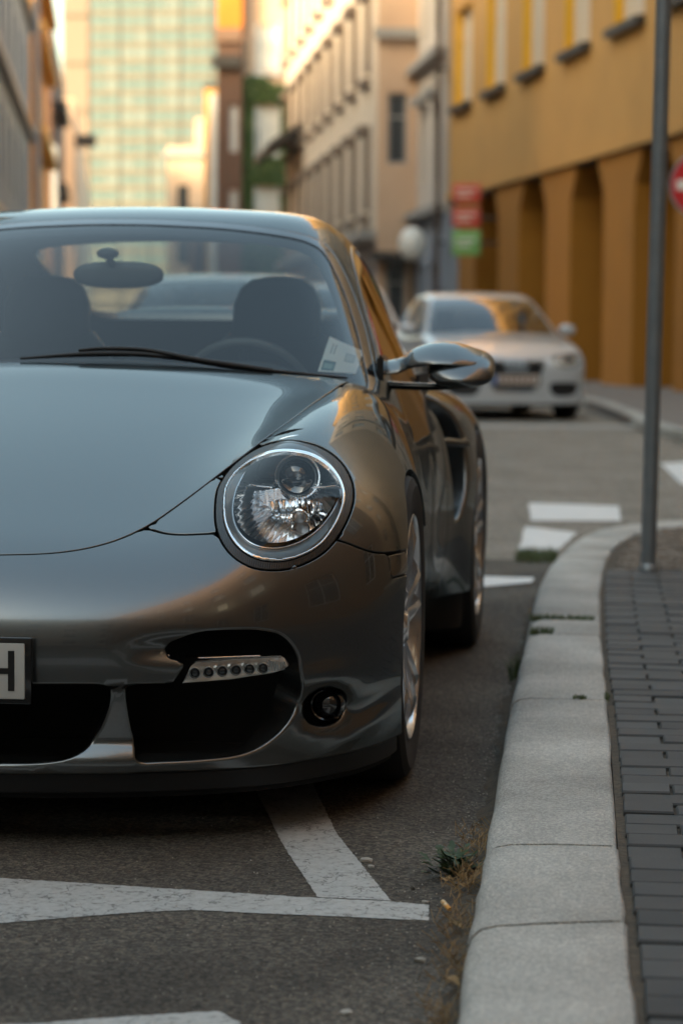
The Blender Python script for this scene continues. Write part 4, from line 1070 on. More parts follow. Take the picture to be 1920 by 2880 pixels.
tuft(-.30, 10.75, G, 700, .09, .22, .05, 'dark grass patch beside the painted bar where the kerb bends')
tuft(-.055, 6.0, KZ - .004, 60, .016, .012, .014, 'tiny green tuft in the kerb joint at mid length')
tuft(.012, 6.05, KZ - .01, 50, .006, .05, .02, 'little weed between the kerb and the dark bricks')
bm = bmesh.new()
for k in range(700):
    y = rl.uniform(3, 9); x = at_y(kR, y) + rl.uniform(.001, .013); r = rl.uniform(.0015, .004); pebble(bm, (x, y, KZ - .018), r, k)
o = obj_bm('joint_grit', bm, M_dirt, None, True); o['kind'] = 'stuff'; tag(o, 'earth and grit filling the gap between kerb stones and dark bricks', 'dirt')

# ------------------------------------------------------------------ street furniture
M_galv = mat('galvanised_steel', (.20, .23, .25), .45, metal=.6, noise=(14, .3, (.27, .30, .32)))
M_red = mat('sign_red', (.50, .008, .010), .45); M_white = mat('sign_white', (.75, .72, .66), .4)
sp = empty('sign_post', (.166, 9.26, KZ)); tag(sp, 'grey galvanised steel post standing on the brown setts at the right', 'post')
tube('post', [(0, 0, -.02), (.035, 0, 3.4)], .0295, M_galv, sp, 28)
lathe_obj('post_collar', [(.029, 0), (.038, 0), (.036, .02), (.030, .028)], M_galv, sp, (0, 0, 0), 24, Matrix.Rotation(math.radians(90), 4, 'X'))
ns = empty('no_entry_sign', (.825, 22, -.06)); tag(ns, 'round red no entry sign with white bar on a post at the right edge', 'sign')
tube('sign_pole', [(0, .04, G), (0, .04, 2.75)], .03, M_galv, ns, 16)
RX = Matrix.Identity(4)
lathe_obj('sign_face', [(0, -.003), (.283, -.003)], M_red, ns, (0, 0, 2.36), 64)
lathe_obj('sign_rim', [(.283, -.0035), (.300, -.0035), (.304, 0), (.304, .012), (0, .014)], M_galv, ns, (0, 0, 2.36), 64)
box('white_bar', -.235, .235, -.009, -.004, 2.36 - .045, 2.36 + .045, M_white, ns, .002)
box('sign_clamp', -.05, .05, .0, .06, 2.62, 2.68, M_galv, ns, .01)
# far pavement
M_pave3 = mat('far_paving', (.16, .135, .115), .85, noise=(5, .3, (.20, .17, .15)))
fp = setting(prism('far_pavement', [(-.31, 32.8), (.40, 24.4), (.72, 22.36), (3, 20.6), (12, 20), (12, 40), (2.5, 40), (-3.4, 60), (-2.6, 44)], -.4, .08, M_pave3))
fk = setting(empty('far_kerb'))
pts = open_curve([(-3.0, 46), (-1.2, 38), (-.33, 32.8), (.10, 28.4), (.38, 24.4), (.70, 22.30), (1.5, 21.2), (3, 20.5), (6, 20.2)], 5)
for i in range(len(pts) - 1):
    a, b = Vector(pts[i]), Vector(pts[i + 1]); d = (b - a).normalized(); nrm = Vector((-d.y, d.x)); g = .01
    prism('kerb_stone', [tuple(a + d * g), tuple(b - d * g), tuple(b - d * g + nrm * .2), tuple(a + d * g + nrm * .2)], -.3, .085, M_kerb, fk, .012)
# ------------------------------------------------------------------ buildings
def stucco(name, c, k=.82, rough=.9): return mat(name, tuple(x * k for x in c), rough, noise=(.9, .28, c), bump_=(25, .25, .01))
M_win = mat('window_pane_glass', (.03, .035, .04), .06, spec=.9, coat=.6)
M_winlight = mat('curtained_pane', (.58, .54, .48), .35, coat=.5)
M_frame_w = mat('window_frame_white', (.62, .60, .56), .5)
M_stonew = stucco('grey_stone_trim', (.36, .34, .32))
M_darkt = mat('dark_metal_trim', (.030, .022, .017), .5)
M_hood = stucco('brown_window_hood', (.24, .18, .14))
def facade(e, L, Hh, mw, opens, x0=0, z0=-.5, reveal=.22, name='wall', back=6.0, mr=None, t=.0):
    """wall in local XZ plane at y=0 (street side is -Y) with recessed openings"""
    xs = sorted(set([x0, x0 + L] + [v for o in opens for v in (o[0], o[1])])); zs = sorted(set([z0, Hh] + [v for o in opens for v in (o[2], o[3])]))
    bm = bmesh.new(); V = {}
    def vt(x, y, z):
        k = (round(x, 4), round(y, 4), round(z, 4))
        if k not in V: V[k] = bm.verts.new((x, y, z))
        return V[k]
    inside = lambda x, z: any(o[0] < x < o[1] and o[2] < z < o[3] for o in opens)
    for i in range(len(xs) - 1):
        for j in range(len(zs) - 1):
            xa, xb, za, zb = xs[i], xs[i + 1], zs[j], zs[j + 1]
            if not inside((xa + xb) / 2, (za + zb) / 2): bm.faces.new([vt(xa, 0, za), vt(xb, 0, za), vt(xb, 0, zb), vt(xa, 0, zb)])
    nf = len(bm.faces)
    for o in opens:
        a, b, c, d = o[:4]; r = o[4] if len(o) > 4 else reveal
        q = [(a, c), (b, c), (b, d), (a, d)]
        for k in range(4):
            p0, p1 = q[k], q[(k + 1) % 4]; f = bm.faces.new([bm.verts.new((p0[0], 0, p0[1])), bm.verts.new((p1[0], 0, p1[1])), bm.verts.new((p1[0], r, p1[1])), bm.verts.new((p0[0], r, p0[1]))])
            if mr: f.material_index = 1
    x1 = x0 + L; q = [(x0, 0), (x1, 0), (x1, back), (x0, back)]
    B = lambda x, y, z: bm.verts.new((x, y, z))
    bm.faces.new([B(x0, 0, z0), B(x0, back, z0), B(x0, back, Hh), B(x0, 0, Hh)]); bm.faces.new([B(x1, 0, z0), B(x1, back, z0), B(x1, back, Hh), B(x1, 0, Hh)])
    bm.faces.new([B(x0, back, z0), B(x1, back, z0), B(x1, back, Hh), B(x0, back, Hh)]); bm.faces.new([B(x0, 0, Hh), B(x1, 0, Hh), B(x1, back, Hh), B(x0, back, Hh)])
    return obj_bm(name, bm, [mw, mr] if mr else mw, e)
_wm = {}
def window(e, a, b, c, d, depth, mf=None, mp=None, mull=1, trans=.66, fw=.07):
    """frame with a pane behind it, set back in its opening; meshes shared by size"""
    mf = mf or M_frame_w; mp = mp or M_win; key = (round(b - a, 2), round(d - c, 2), mull, trans, mf.name, mp.name)
    if key not in _wm:
        w, h = b - a, d - c; bm = bmesh.new()
        add_box(bm, 0, fw, 0, .06, 0, h); add_box(bm, w - fw, w, 0, .06, 0, h); add_box(bm, fw, w - fw, 0, .06, 0, fw); add_box(bm, fw, w - fw, 0, .06, h - fw, h)
        for k in range(mull): x = w * (k + 1) / (mull + 1); add_box(bm, x - fw * .45, x + fw * .45, .005, .055, fw, h - fw)
        if trans: add_box(bm, fw, w - fw, .002, .052, h * trans - fw * .4, h * trans + fw * .4)
        f = obj_bm('window', bm, mf, e); bm = bmesh.new(); add_box(bm, fw * .5, w - fw * .5, .03, .045, fw * .5, h - fw * .5); p = obj_bm('pane', bm, mp, f); _wm[key] = (f.data, p.data)
    else:
        f = bpy.data.objects.new('window', _wm[key][0]); COL.objects.link(f); f.parent = e
        p = bpy.data.objects.new('pane', _wm[key][1]); COL.objects.link(p); p.parent = f
    f.location = (a, depth, c); return f
def building(name, A, d, label, cat='building'):
    return tag(empty(name, (A[0], A[1], 0), math.atan2(d[1], d[0])), label, cat)

# --- yellow building on the right
dY = (.2402, -.9707); e = building('yellow_building', (-3.73, 56.7), dY, 'ochre yellow building with arcade piers and dark sills on the right of the street')
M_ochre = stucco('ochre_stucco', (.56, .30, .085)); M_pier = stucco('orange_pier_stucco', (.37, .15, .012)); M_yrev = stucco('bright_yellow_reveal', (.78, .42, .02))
LY = 23.8; wins = [(.75 + 3.72 * k, .75 + 3.72 * k + 1.95) for k in range(6)]
ops = [(a, b, 6.08, 8.25, .24) for a, b in wins] + [(a, b, 10.1, 12.2, .24) for a, b in wins] + [(a, b, 14.0, 16.0, .24) for a, b in wins]
facade(e, LY, 18.5, M_ochre, ops, z0=4.02, mr=M_yrev)
M_pinkf = mat('pale_window_frame', (.60, .50, .42), .5)
for o in ops: window(e, o[0], o[1], o[2], o[3], .17, M_pinkf, M_winlight if o[2] < 7 else M_win, 1, .7, .09)
for o in ops: box('window_sill', o[0] - .12, o[1] + .12, -.16, .05, o[2] - .16, o[2] - .02, M_darkt, e)
# arcade: piers with the dark shopfront behind
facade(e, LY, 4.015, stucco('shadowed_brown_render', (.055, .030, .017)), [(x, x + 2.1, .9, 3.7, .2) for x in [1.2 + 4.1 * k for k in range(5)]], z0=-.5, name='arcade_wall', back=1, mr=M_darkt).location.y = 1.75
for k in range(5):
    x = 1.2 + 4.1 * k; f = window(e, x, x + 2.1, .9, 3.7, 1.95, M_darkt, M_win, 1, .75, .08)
for k in range(5):
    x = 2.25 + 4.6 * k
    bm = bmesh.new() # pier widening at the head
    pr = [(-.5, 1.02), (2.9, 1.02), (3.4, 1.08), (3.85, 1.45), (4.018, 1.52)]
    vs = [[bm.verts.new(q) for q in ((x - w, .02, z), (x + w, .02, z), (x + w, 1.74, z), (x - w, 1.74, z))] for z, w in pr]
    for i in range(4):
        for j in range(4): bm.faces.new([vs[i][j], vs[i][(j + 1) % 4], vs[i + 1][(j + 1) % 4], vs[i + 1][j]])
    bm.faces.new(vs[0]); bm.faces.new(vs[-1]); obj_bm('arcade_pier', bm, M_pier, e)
box('arcade_ceiling', 0, LY, .02, 1.74, 3.96, 4.01, M_darkt, e)
box('string_course', 0, LY, -.07, -.002, 4.0, 4.14, M_ochre, e)
box('plinth', 0, LY, 1.68, 1.745, -.3, .55, M_darkt, e)
# sign boards hung on its far corner
for (z, m, lb) in ((3.92, M_redp := mat('coral_board', (.60, .07, .04), .5), 'upper coral red signboard at the far corner of the yellow building'), (3.40, M_redp, 'lower coral red signboard under the first one'), (2.86, mat('green_board', (.20, .42, .12), .5), 'light green signboard below the two red ones')):
    s = empty('signboard', (-3.05, 52.2, z), 0); tag(s, lb, 'signboard'); h = .20 if m is M_redp else .27
    box('board', -.30, .30, -.03, .03, -h, h, m, s, .01)
    box('bracket', .30, .9, -.02, .02, -.03, .03, M_darkt, s)
    for k in range(2): box('lettering', -.22, .20 - .1 * k, -.034, -.031, .04 - .12 * k, .09 - .12 * k, mat('board_print_%s' % ('pale' if k else 'white'), (.75, .60, .5), .5) if m is M_redp else M_white, s)
# downpipe
dp = building('downpipe', (-3.80, 56.75), dY, 'dark brown downpipe between the yellow and the pale building', 'downpipe')
tube('pipe', [(0, -.2, -.3), (0, -.2, 18)], .07, mat('brown_pipe', (.07, .045, .035), .6), dp, 10)
for z in (3, 7, 11, 15): box('pipe_clip', -.09, .09, -.28, -.02, z, z + .06, M_darkt, dp)

# --- pale buildings beyond, left of the pipe
dC = (-.2036, .9790)
def rev(A, L, d): return (A[0] + d[0] * L, A[1] + d[1] * L), (-d[0], -d[1])
M_greyw = stucco('pale_grey_stucco', (.62, .54, .47)); M_bluew = mat('blue_grey_render', (.33, .36, .42), .85); M_peach = stucco('peach_stucco', (.64, .43, .29)); M_cream = stucco('cream_stucco', (.74, .60, .46))
A0, dR = rev((-3.86, 56.9), 5.4, dC)
e = building('grey_building', A0, dR, 'narrow pale grey building with blue grey ground floor beside the downpipe')
ops = [(1.2, 2.1, z, z + 1.9) for z in (4.6, 8.2, 11.8)] + [(3.3, 4.3, z, z + 1.9) for z in (4.6, 8.2, 11.8)]
facade(e, 5.4, 15.5, M_greyw, ops, z0=3.75); facade(e, 5.4, 3.745, M_bluew, [(1.0, 2.2, 0, 2.6), (3.1, 4.5, .8, 2.6)], z0=-.5, name='ground_floor_wall')
for o in ops: window(e, *o[:4], .15)
window(e, 1.0, 2.2, 0, 2.6, .15, M_darkt); window(e, 3.1, 4.5, .8, 2.6, .15, M_darkt)
for z in (4.6, 8.2, 11.8):
    for x in (1.1, 3.2): box('window_hood', x, x + 1.2, -.28, -.002, z + 1.95, z + 2.15, M_stonew, e)
for z in (3.75, 7.4, 11.0): box('cornice', 0, 5.4, -.30, -.002, z, z + .18, M_stonew, e)
# big peach/cream building with the projecting end
C0 = (-5.92, 61.9)
A1, dR = rev(C0, 32, dC); e = building('peach_building', A1, dR, 'long peach and cream building with projecting end bay, many windows and a dark shop canopy')
M_lilac = stucco('mauve_grey_stucco', (.46, .40, .38))
fl = [4.0 + 3.55 * k for k in range(4)]; ops = []
for k in range(9):
    for j, z in enumerate(fl): ops.append((1.0 + 3.5 * k, 2.25 + 3.5 * k, z, z + 2.05))
facade(e, 32, 18.5, M_cream, ops, z0=3.3, back=6, reveal=.3)
facade(e, 32, 3.295, M_lilac, [(x, x + 2.2, .4, 2.7) for x in [1 + 3.5 * k for k in range(9)]], z0=-.5, name='ground_floor_wall', reveal=.5)
for o in ops: window(e, *o[:4], .22, M_stonew, M_winlight if rnd.random() < .2 else M_win)
for k in range(9): window(e, 1 + 3.5 * k, 3.2 + 3.5 * k, .4, 2.7, .4, M_darkt)
for o in ops:
    box('window_hood', o[0] - .2, o[1] + .2, -.30, -.002, o[3] + .05, o[3] + .26, M_hood, e); box('window_sill', o[0] - .15, o[1] + .15, -.22, -.002, o[2] - .2, o[2] - .02, M_hood, e)
for o in ops: box('window_jamb', o[1] + .005, o[1] + .12, -.16, -.002, o[2] + .1, o[3] + .04, M_hood, e)
for z in (3.30, 14.2): box('cornice', -.1, 32.0, -.42, -.002, z, z + .22, M_stonew, e)
# near end wall facing the crossing, with its own windows and a cornice band
ee = building('peach_end_bay', (-5.90, 61.80), (.995, .10), 'flat peach end bay facing the camera beside the pale grey building')
ops2 = [(.25, .75, 5.2, 7.0), (.25, .75, 1.0, 2.8)]
facade(ee, 1.25, 18.5, M_peach, ops2, z0=-.5, back=.15)
for o in ops2: window(ee, *o[:4], .10, M_stonew, M_win, 0)
box('cornice', -.12, 1.3, -.25, -.002, 8.35, 8.6, M_stonew, ee)
box('awning', -.1, 1.3, -.9, -.002, 2.75, 2.95, M_darkt, ee)
e_can = building('shop_canopy', (-12.55, 93.2), dR, 'dark sloping shop canopy at the far end of the peach building', 'canopy')
bm = bmesh.new(); vs = [bm.verts.new(q) for q in ((0, 0, 8.2), (9, 0, 8.2), (9, -1.1, 7.5), (0, -1.1, 7.5), (0, 0, 7.9), (9, 0, 7.9), (9, -1.1, 7.2), (0, -1.1, 7.2))]
for f in ((0, 1, 2, 3), (4, 5, 6, 7), (0, 1, 5, 4), (3, 2, 6, 7), (0, 3, 7, 4), (1, 2, 6, 5)): bm.faces.new([vs[i] for i in f])
obj_bm('canopy_roof', bm, M_darkt, e_can); box('canopy_stay', .1, .2, -1.0, -.95, 7.6, 8.6, M_darkt, e_can)
# white globe lamp and dark canopy low at the end bay
gl = empty('globe_lamp', (-4.72, 58.6, 0)); tag(gl, 'pale round globe lamp in front of the dark shop front', 'lamp')
ellipsoid('globe', (0, 0, 3.05), (.34, .34, .42), M_white, gl); tube('globe_post', [(0, 0, G), (0, 0, 2.68)], .05, M_darkt, gl); lathe_obj('globe_collar', [(.06, 0), (.14, .06), (.14, .1)], M_darkt, gl, (0, 0, 2.62), 16, Matrix.Rotation(math.radians(90), 4, 'X'))
# --- house with ivy, turned to the camera
M_ivy = mat('ivy_leaves', (.050, .085, .018), .6, noise=(1.2, .3, (.085, .12, .030))); M_brownw = stucco('brown_brick_render', (.16, .085, .055))
e = building('ivy_house', (-15.85, 105), (1, 0), 'house with dark green ivy below peach upper storeys and white windows')
ops = [(.62, 1.45, z, z + 1.9) for z in (5.15, 8.65, 12.15, 15.7)]
facade(e, 4.2, 21, M_peach, ops, z0=-.5)
for o in ops: window(e, *o[:4], .1, M_frame_w, M_winlight, 1, .68, .12)
for o in ops: box('window_surround', o[0] - .13, o[0] - .002, -.05, .0, o[2] - .1, o[3] + .12, M_frame_w, e); box('window_surround', o[1] + .002, o[1] + .13, -.05, .0, o[2] - .1, o[3] + .12, M_frame_w, e); box('window_sill', o[0] - .2, o[1] + .2, -.15, .0, o[2] - .22, o[2] - .1, M_frame_w, e)
iv = tag(empty('ivy', (-15.85, 105, 0)), 'dark green ivy covering the lower wall of the peach house', 'ivy'); ri = random.Random(4); bm = bmesh.new()
for k in range(16000):
    x = ri.uniform(-.05, 4.2); z = ri.uniform(0, 11.75 + .25 * math.sin(x * 3))
    if any(o[0] - .18 < x < o[1] + .18 and o[2] - .25 < z < o[3] + .15 for o in ops): continue
    y = -.04 - abs(ri.gauss(0, .12)) - .1 * math.sin(x * 4 + z * 2)**2; s = ri.uniform(.06, .12); n = Vector((ri.gauss(0, .5), -1, ri.gauss(0.2, .6))).normalized(); u = n.orthogonal().normalized() * s; w = n.cross(u)
    c = Vector((x, y, z)); bm.faces.new([bm.verts.new(c - u), bm.verts.new(c + w * .7), bm.verts.new(c + u), bm.verts.new(c - w * .7)])
o = obj_bm('ivy_foliage', bm, M_ivy, iv); o['kind'] = 'stuff'
e = building('brown_house', (-16.95, 104.4), (1, 0), 'narrow brown house with a bright orange top storey next to the ivy')
ops = [(.55, .95, z, z + 2.0) for z in (1.2, 5.0, 8.6)]
facade(e, 1.09, 13.3, M_brownw, ops, z0=-.5)
for o in ops: window(e, *o[:4], .1, mat('mauve_frame', (.42, .33, .30), .6), M_winlight, 0, .6)
box('cornice', -.12, 1.1, -.4, -.002, 12.2, 12.7, M_darkt, e); box('cornice', -.06, 1.1, -.25, -.002, 13.3, 13.9, mat('brown_cornice', (.18, .10, .06), .8), e)
box('orange_storey', 0, 1.09, 0, 5, 13.92, 20, stucco('burnt_orange_stucco', (.55, .17, .015)), e)
# --- row further down on the right side
e = building('pale_row_house', (-22.9, 137), (-.15, .99), 'pale row house receding behind the brown house'); e.rotation_euler.z = math.atan2(-.99, .15)
e.location = (-24.6, 150, 0)
ops = [(x, x + 1.2, z, z + 2) for x in (1.5, 4.5, 7.5, 10.5) for z in (4.5, 8.1, 11.7)]
facade(e, 14, 14.2, M_greyw, ops, z0=-.5)
for o in ops: window(e, *o[:4], .15)
e = building('orange_gable_house', (-25.2, 150.5), (1, 0), 'orange gabled house rising over the pale row house')
facade(e, 1.6, 15.9, stucco('deep_orange_stucco', (.50, .24, .05)), [(.5, 1.1, 12, 14)], z0=-.5); window(e, .5, 1.1, 12, 14, .1, M_darkt)
box('parapet', -.1, 1.7, -.1, .1, 15.9, 16.2, M_darkt, e)
e = building('peach_far_house', (-34.6, 189), (1, 0), 'sunlit peach house in the distance against the office tower')
ops = [(.8, 1.7, z, z + 2.2) for z in (2, 6, 10)] + [(3.2, 4.2, z, z + 2.2) for z in (2, 6, 10)]
facade(e, 6.5, 15.2, M_peach, ops, z0=-.5)
for o in ops: window(e, *o[:4], .1, M_darkt)
box('cornice', -.3, 6.5, -.4, -.002, 14.4, 14.8, M_stonew, e); box('stepped_parapet', 2.2, 6.5, 0, 4, 15.21, 17.4, M_peach, e)
e = building('dark_shop_house', (-29.6, 170), (1, 0), 'dark brown shop front house low between the pale houses')
facade(e, 2.4, 9.3, M_brownw, [(.4, 1.8, .5, 3), (.6, 1.6, 5, 7)], z0=-.5); window(e, .4, 1.8, .5, 3, .1, M_darkt); window(e, .6, 1.6, 5, 7, .1, M_darkt)
# --- office tower
TY = 500; e = building('office_tower', (-113.7, TY), (1, 0), 'tall office tower with a grid of pale green glass panels closing the street', 'tower')
M_tglass = mat('tower_glass', (.095, .15, .155), .3, spec=.5, metal=.2, noise=(.3, .3, (.125, .185, .185))); M_tglass2 = mat('tower_blind', (.135, .18, .175), .4); M_tspan = mat('tower_spandrel', (.13, .12, .095), .5, noise=(.1, .3, (.15, .13, .095))); M_tframe = mat('tower_frame', (.055, .05, .04), .5)
TW = 44; FH = 3.28; NF = 26
box('tower_body', 5.6, TW, .4, 24, -1, NF * FH + 2, M_tframe, e)
box('tower_flank', .0, 5.58, .1, 24, -1, NF * FH + 2, stucco('cream_flank', (.23, .175, .135), .95), e)
for f in range(NF):
    z = f * FH
    box('spandrel', 5.6, TW, .15, .39, z + .02, z + 1.25, M_tspan, e)
pm = None
for f in range(3, NF):
    z = f * FH
    for k in range(12):
        x = 5.7 + 3.2 * k
        if pm is None: p = box('pane', 0, 2.98, 0, .05, 0, 1.85, M_tglass, e); pm = p.data; pm2 = pm.copy(); pm2.materials.clear(); pm2.materials.append(M_tglass2)
        else: p = bpy.data.objects.new('pane', pm if rnd.random() < .7 else pm2); COL.objects.link(p); p.parent = e
        p.location = (x, .22, z + 1.31)
for k in range(7): box('mullion', 5.5 + 6.4 * k, 5.72 + 6.4 * k, .0, .2, 0, NF * FH + 1, M_tframe, e)
for f in range(2, NF, 3): box('balcony_slab', .0, 5.3, -.4, .09, f * FH, f * FH + .4, M_tspan, e)
# --- left side of the street
dL = (-.2036, .9790); P0 = (-14.73 + .208 * 12, 44.7)
M_greyblue = stucco('grey_blue_render', (.17, .22, .29)); M_orangel = stucco('amber_stucco', (.72, .36, .10))
e = building('grey_left_building', P0, dL, 'grey blue building at the left edge with tall recessed windows')
ops = [(x, x + 1.3, z, z + 2.1) for x in [2.0 + 4.2 * k for k in range(10)] for z in (1.0, 4.9, 8.8)]
# facade axis running far -> near would face right; the left side runs near -> far with street on its right (-Y)
facade(e, 44.5, 13.2, M_greyblue, ops, z0=-.5, reveal=.3)
for o in ops: window(e, *o[:4], .2, M_darkt if o[2] < 8 else M_frame_w, M_win)
for z in (3.8, 7.8, 11.8): box('cornice', 0, 44.5, -.25, -.002, z, z + .2, M_stonew, e)
lp_ = empty('street_lamp', (-14.25, 60, 0)); tag(lp_, 'tall pale blue grey lamp post at the left in front of the grey building', 'street lamp')
tube('lamp_post', [(0, 0, G), (-.06, 0, 11)], .075, mat('blue_grey_paint', (.34, .40, .46), .5), lp_, 14)
tube('lamp_arm', [(-.06, 0, 10.6), (.3, 0, 11.1), (1.2, 0, 11.2)], .05, M_galv, lp_); ellipsoid('lamp_head', (1.4, 0, 11.15), (.4, .15, .09), M_galv, lp_)
PA = lambda Y: (-14.73 - .208 * (Y - 56.7), Y)
e = building('amber_left_building', PA(89), dL, 'amber stucco building with projecting cornices at the left')
ops = [(x, x + 1.2, z, z + 2.1) for x in (2, 6, 10, 14, 18) for z in (1, 5.2, 9.2, 13.2)]
facade(e, 22, 15, M_orangel, ops, z0=-.5)
for o in ops: window(e, *o[:4], .15, M_darkt)
for z in (8.2, 12.0, 14.6): box('cornice', -.2, 22, -.55, -.002, z, z + .35, stucco('amber_cornice', (.70, .42, .12)), e)
box('end_pilaster', -.45, .0, -.35, 1.2, -.5, 15, M_orangel, e)
e = building('brown_left_building', (PA(116)[0] + .15, 116), dL, 'dark brown building with balconies beyond the amber one')
ops = [(x, x + 1.3, z, z + 2.1) for x in (2, 6, 10, 14, 20, 26) for z in (1, 5.2, 9.2, 13.2)]
facade(e, 34, 16, M_brownw, ops, z0=-.5)
for o in ops: window(e, *o[:4], .15, M_darkt)
for z in (7.6, 11.6): box('balcony', 2, 12, -.7, -.002, z, z + .5, M_darkt, e)
box('pale_panel', -.02, 1.6, -.25, -.002, 5.5, 9.8, mat('pale_blue_panel', (.50, .52, .54), .5), e)
e = building('sand_left_building', (PA(152)[0] + .8, 152), dL, 'sandy far building on the left with a projecting balcony')
ops = [(x, x + 1.3, z, z + 2.1) for x in (2, 6, 10, 20, 26, 32, 38) for z in (1, 5.2, 9.2, 13.2)]
facade(e, 120, 15.5, M_peach, ops, z0=-.5)
for o in ops: window(e, *o[:4], .15, M_darkt)
box('balcony', 0, 3, -1.3, -.002, 12.6, 13.2, M_darkt, e)
# --- buildings round the crossing that only the paintwork and glass see, and that keep the sun off the near street
def block(name, A, d, L, Hh, m, label, n, fz, back=10, w=1.4):
    e = building(name, A, d, label); st = L / n
    ops = [(st * k + (st - w) / 2, st * k + (st + w) / 2, z, z + 2.1) for k in range(n) for z in fz]
    facade(e, L, Hh, m, ops, z0=-.5, back=back)
    for o in ops: window(e, *o[:4], .15)
    return e
block('rear_block', (16, -24), (-1, 0), 46, 20, stucco('warm_brown_stucco', (.62, .53, .44)), 'tall pale brown block closing the street behind the camera', 12, (1, 5, 9, 13), 12)
block('orange_corner_house', (6.4, 12), (0, -1), 36, 20, stucco('dark_orange_brown_stucco', (.22, .12, .06)), 'dark orange brown corner house right of the camera', 9, (1, 5, 9, 13), 12)
block('left_corner_block', (-13, -24), (0, 1), 65, 19, stucco('grey_beige_stucco', (.40, .34, .28)), 'grey beige block on the left out of view', 14, (1, 5, 9, 13), 12)
block('beige_reflection_house', (-3.73 + dY[0] * 23.9, 56.7 + dY[1] * 23.9), dY, 9.6, 16.5, stucco('beige_stucco', (.40, .33, .27)), 'unseen beige house added beside the yellow building for neutral reflections', 3, (1, 5, 9, 13), 10)  # unseen, added so the flank reflects beige instead of orange
block('umber_reflection_house', (17, 36), (0, -1), 26, 22, stucco('umber_stucco', (.17, .12, .08)), 'unseen umber house added across the side street to darken the paint reflections', 6, (1, 5, 9, 13, 17), 10)  # unseen, added to fill the bright gap reflected in the front wing
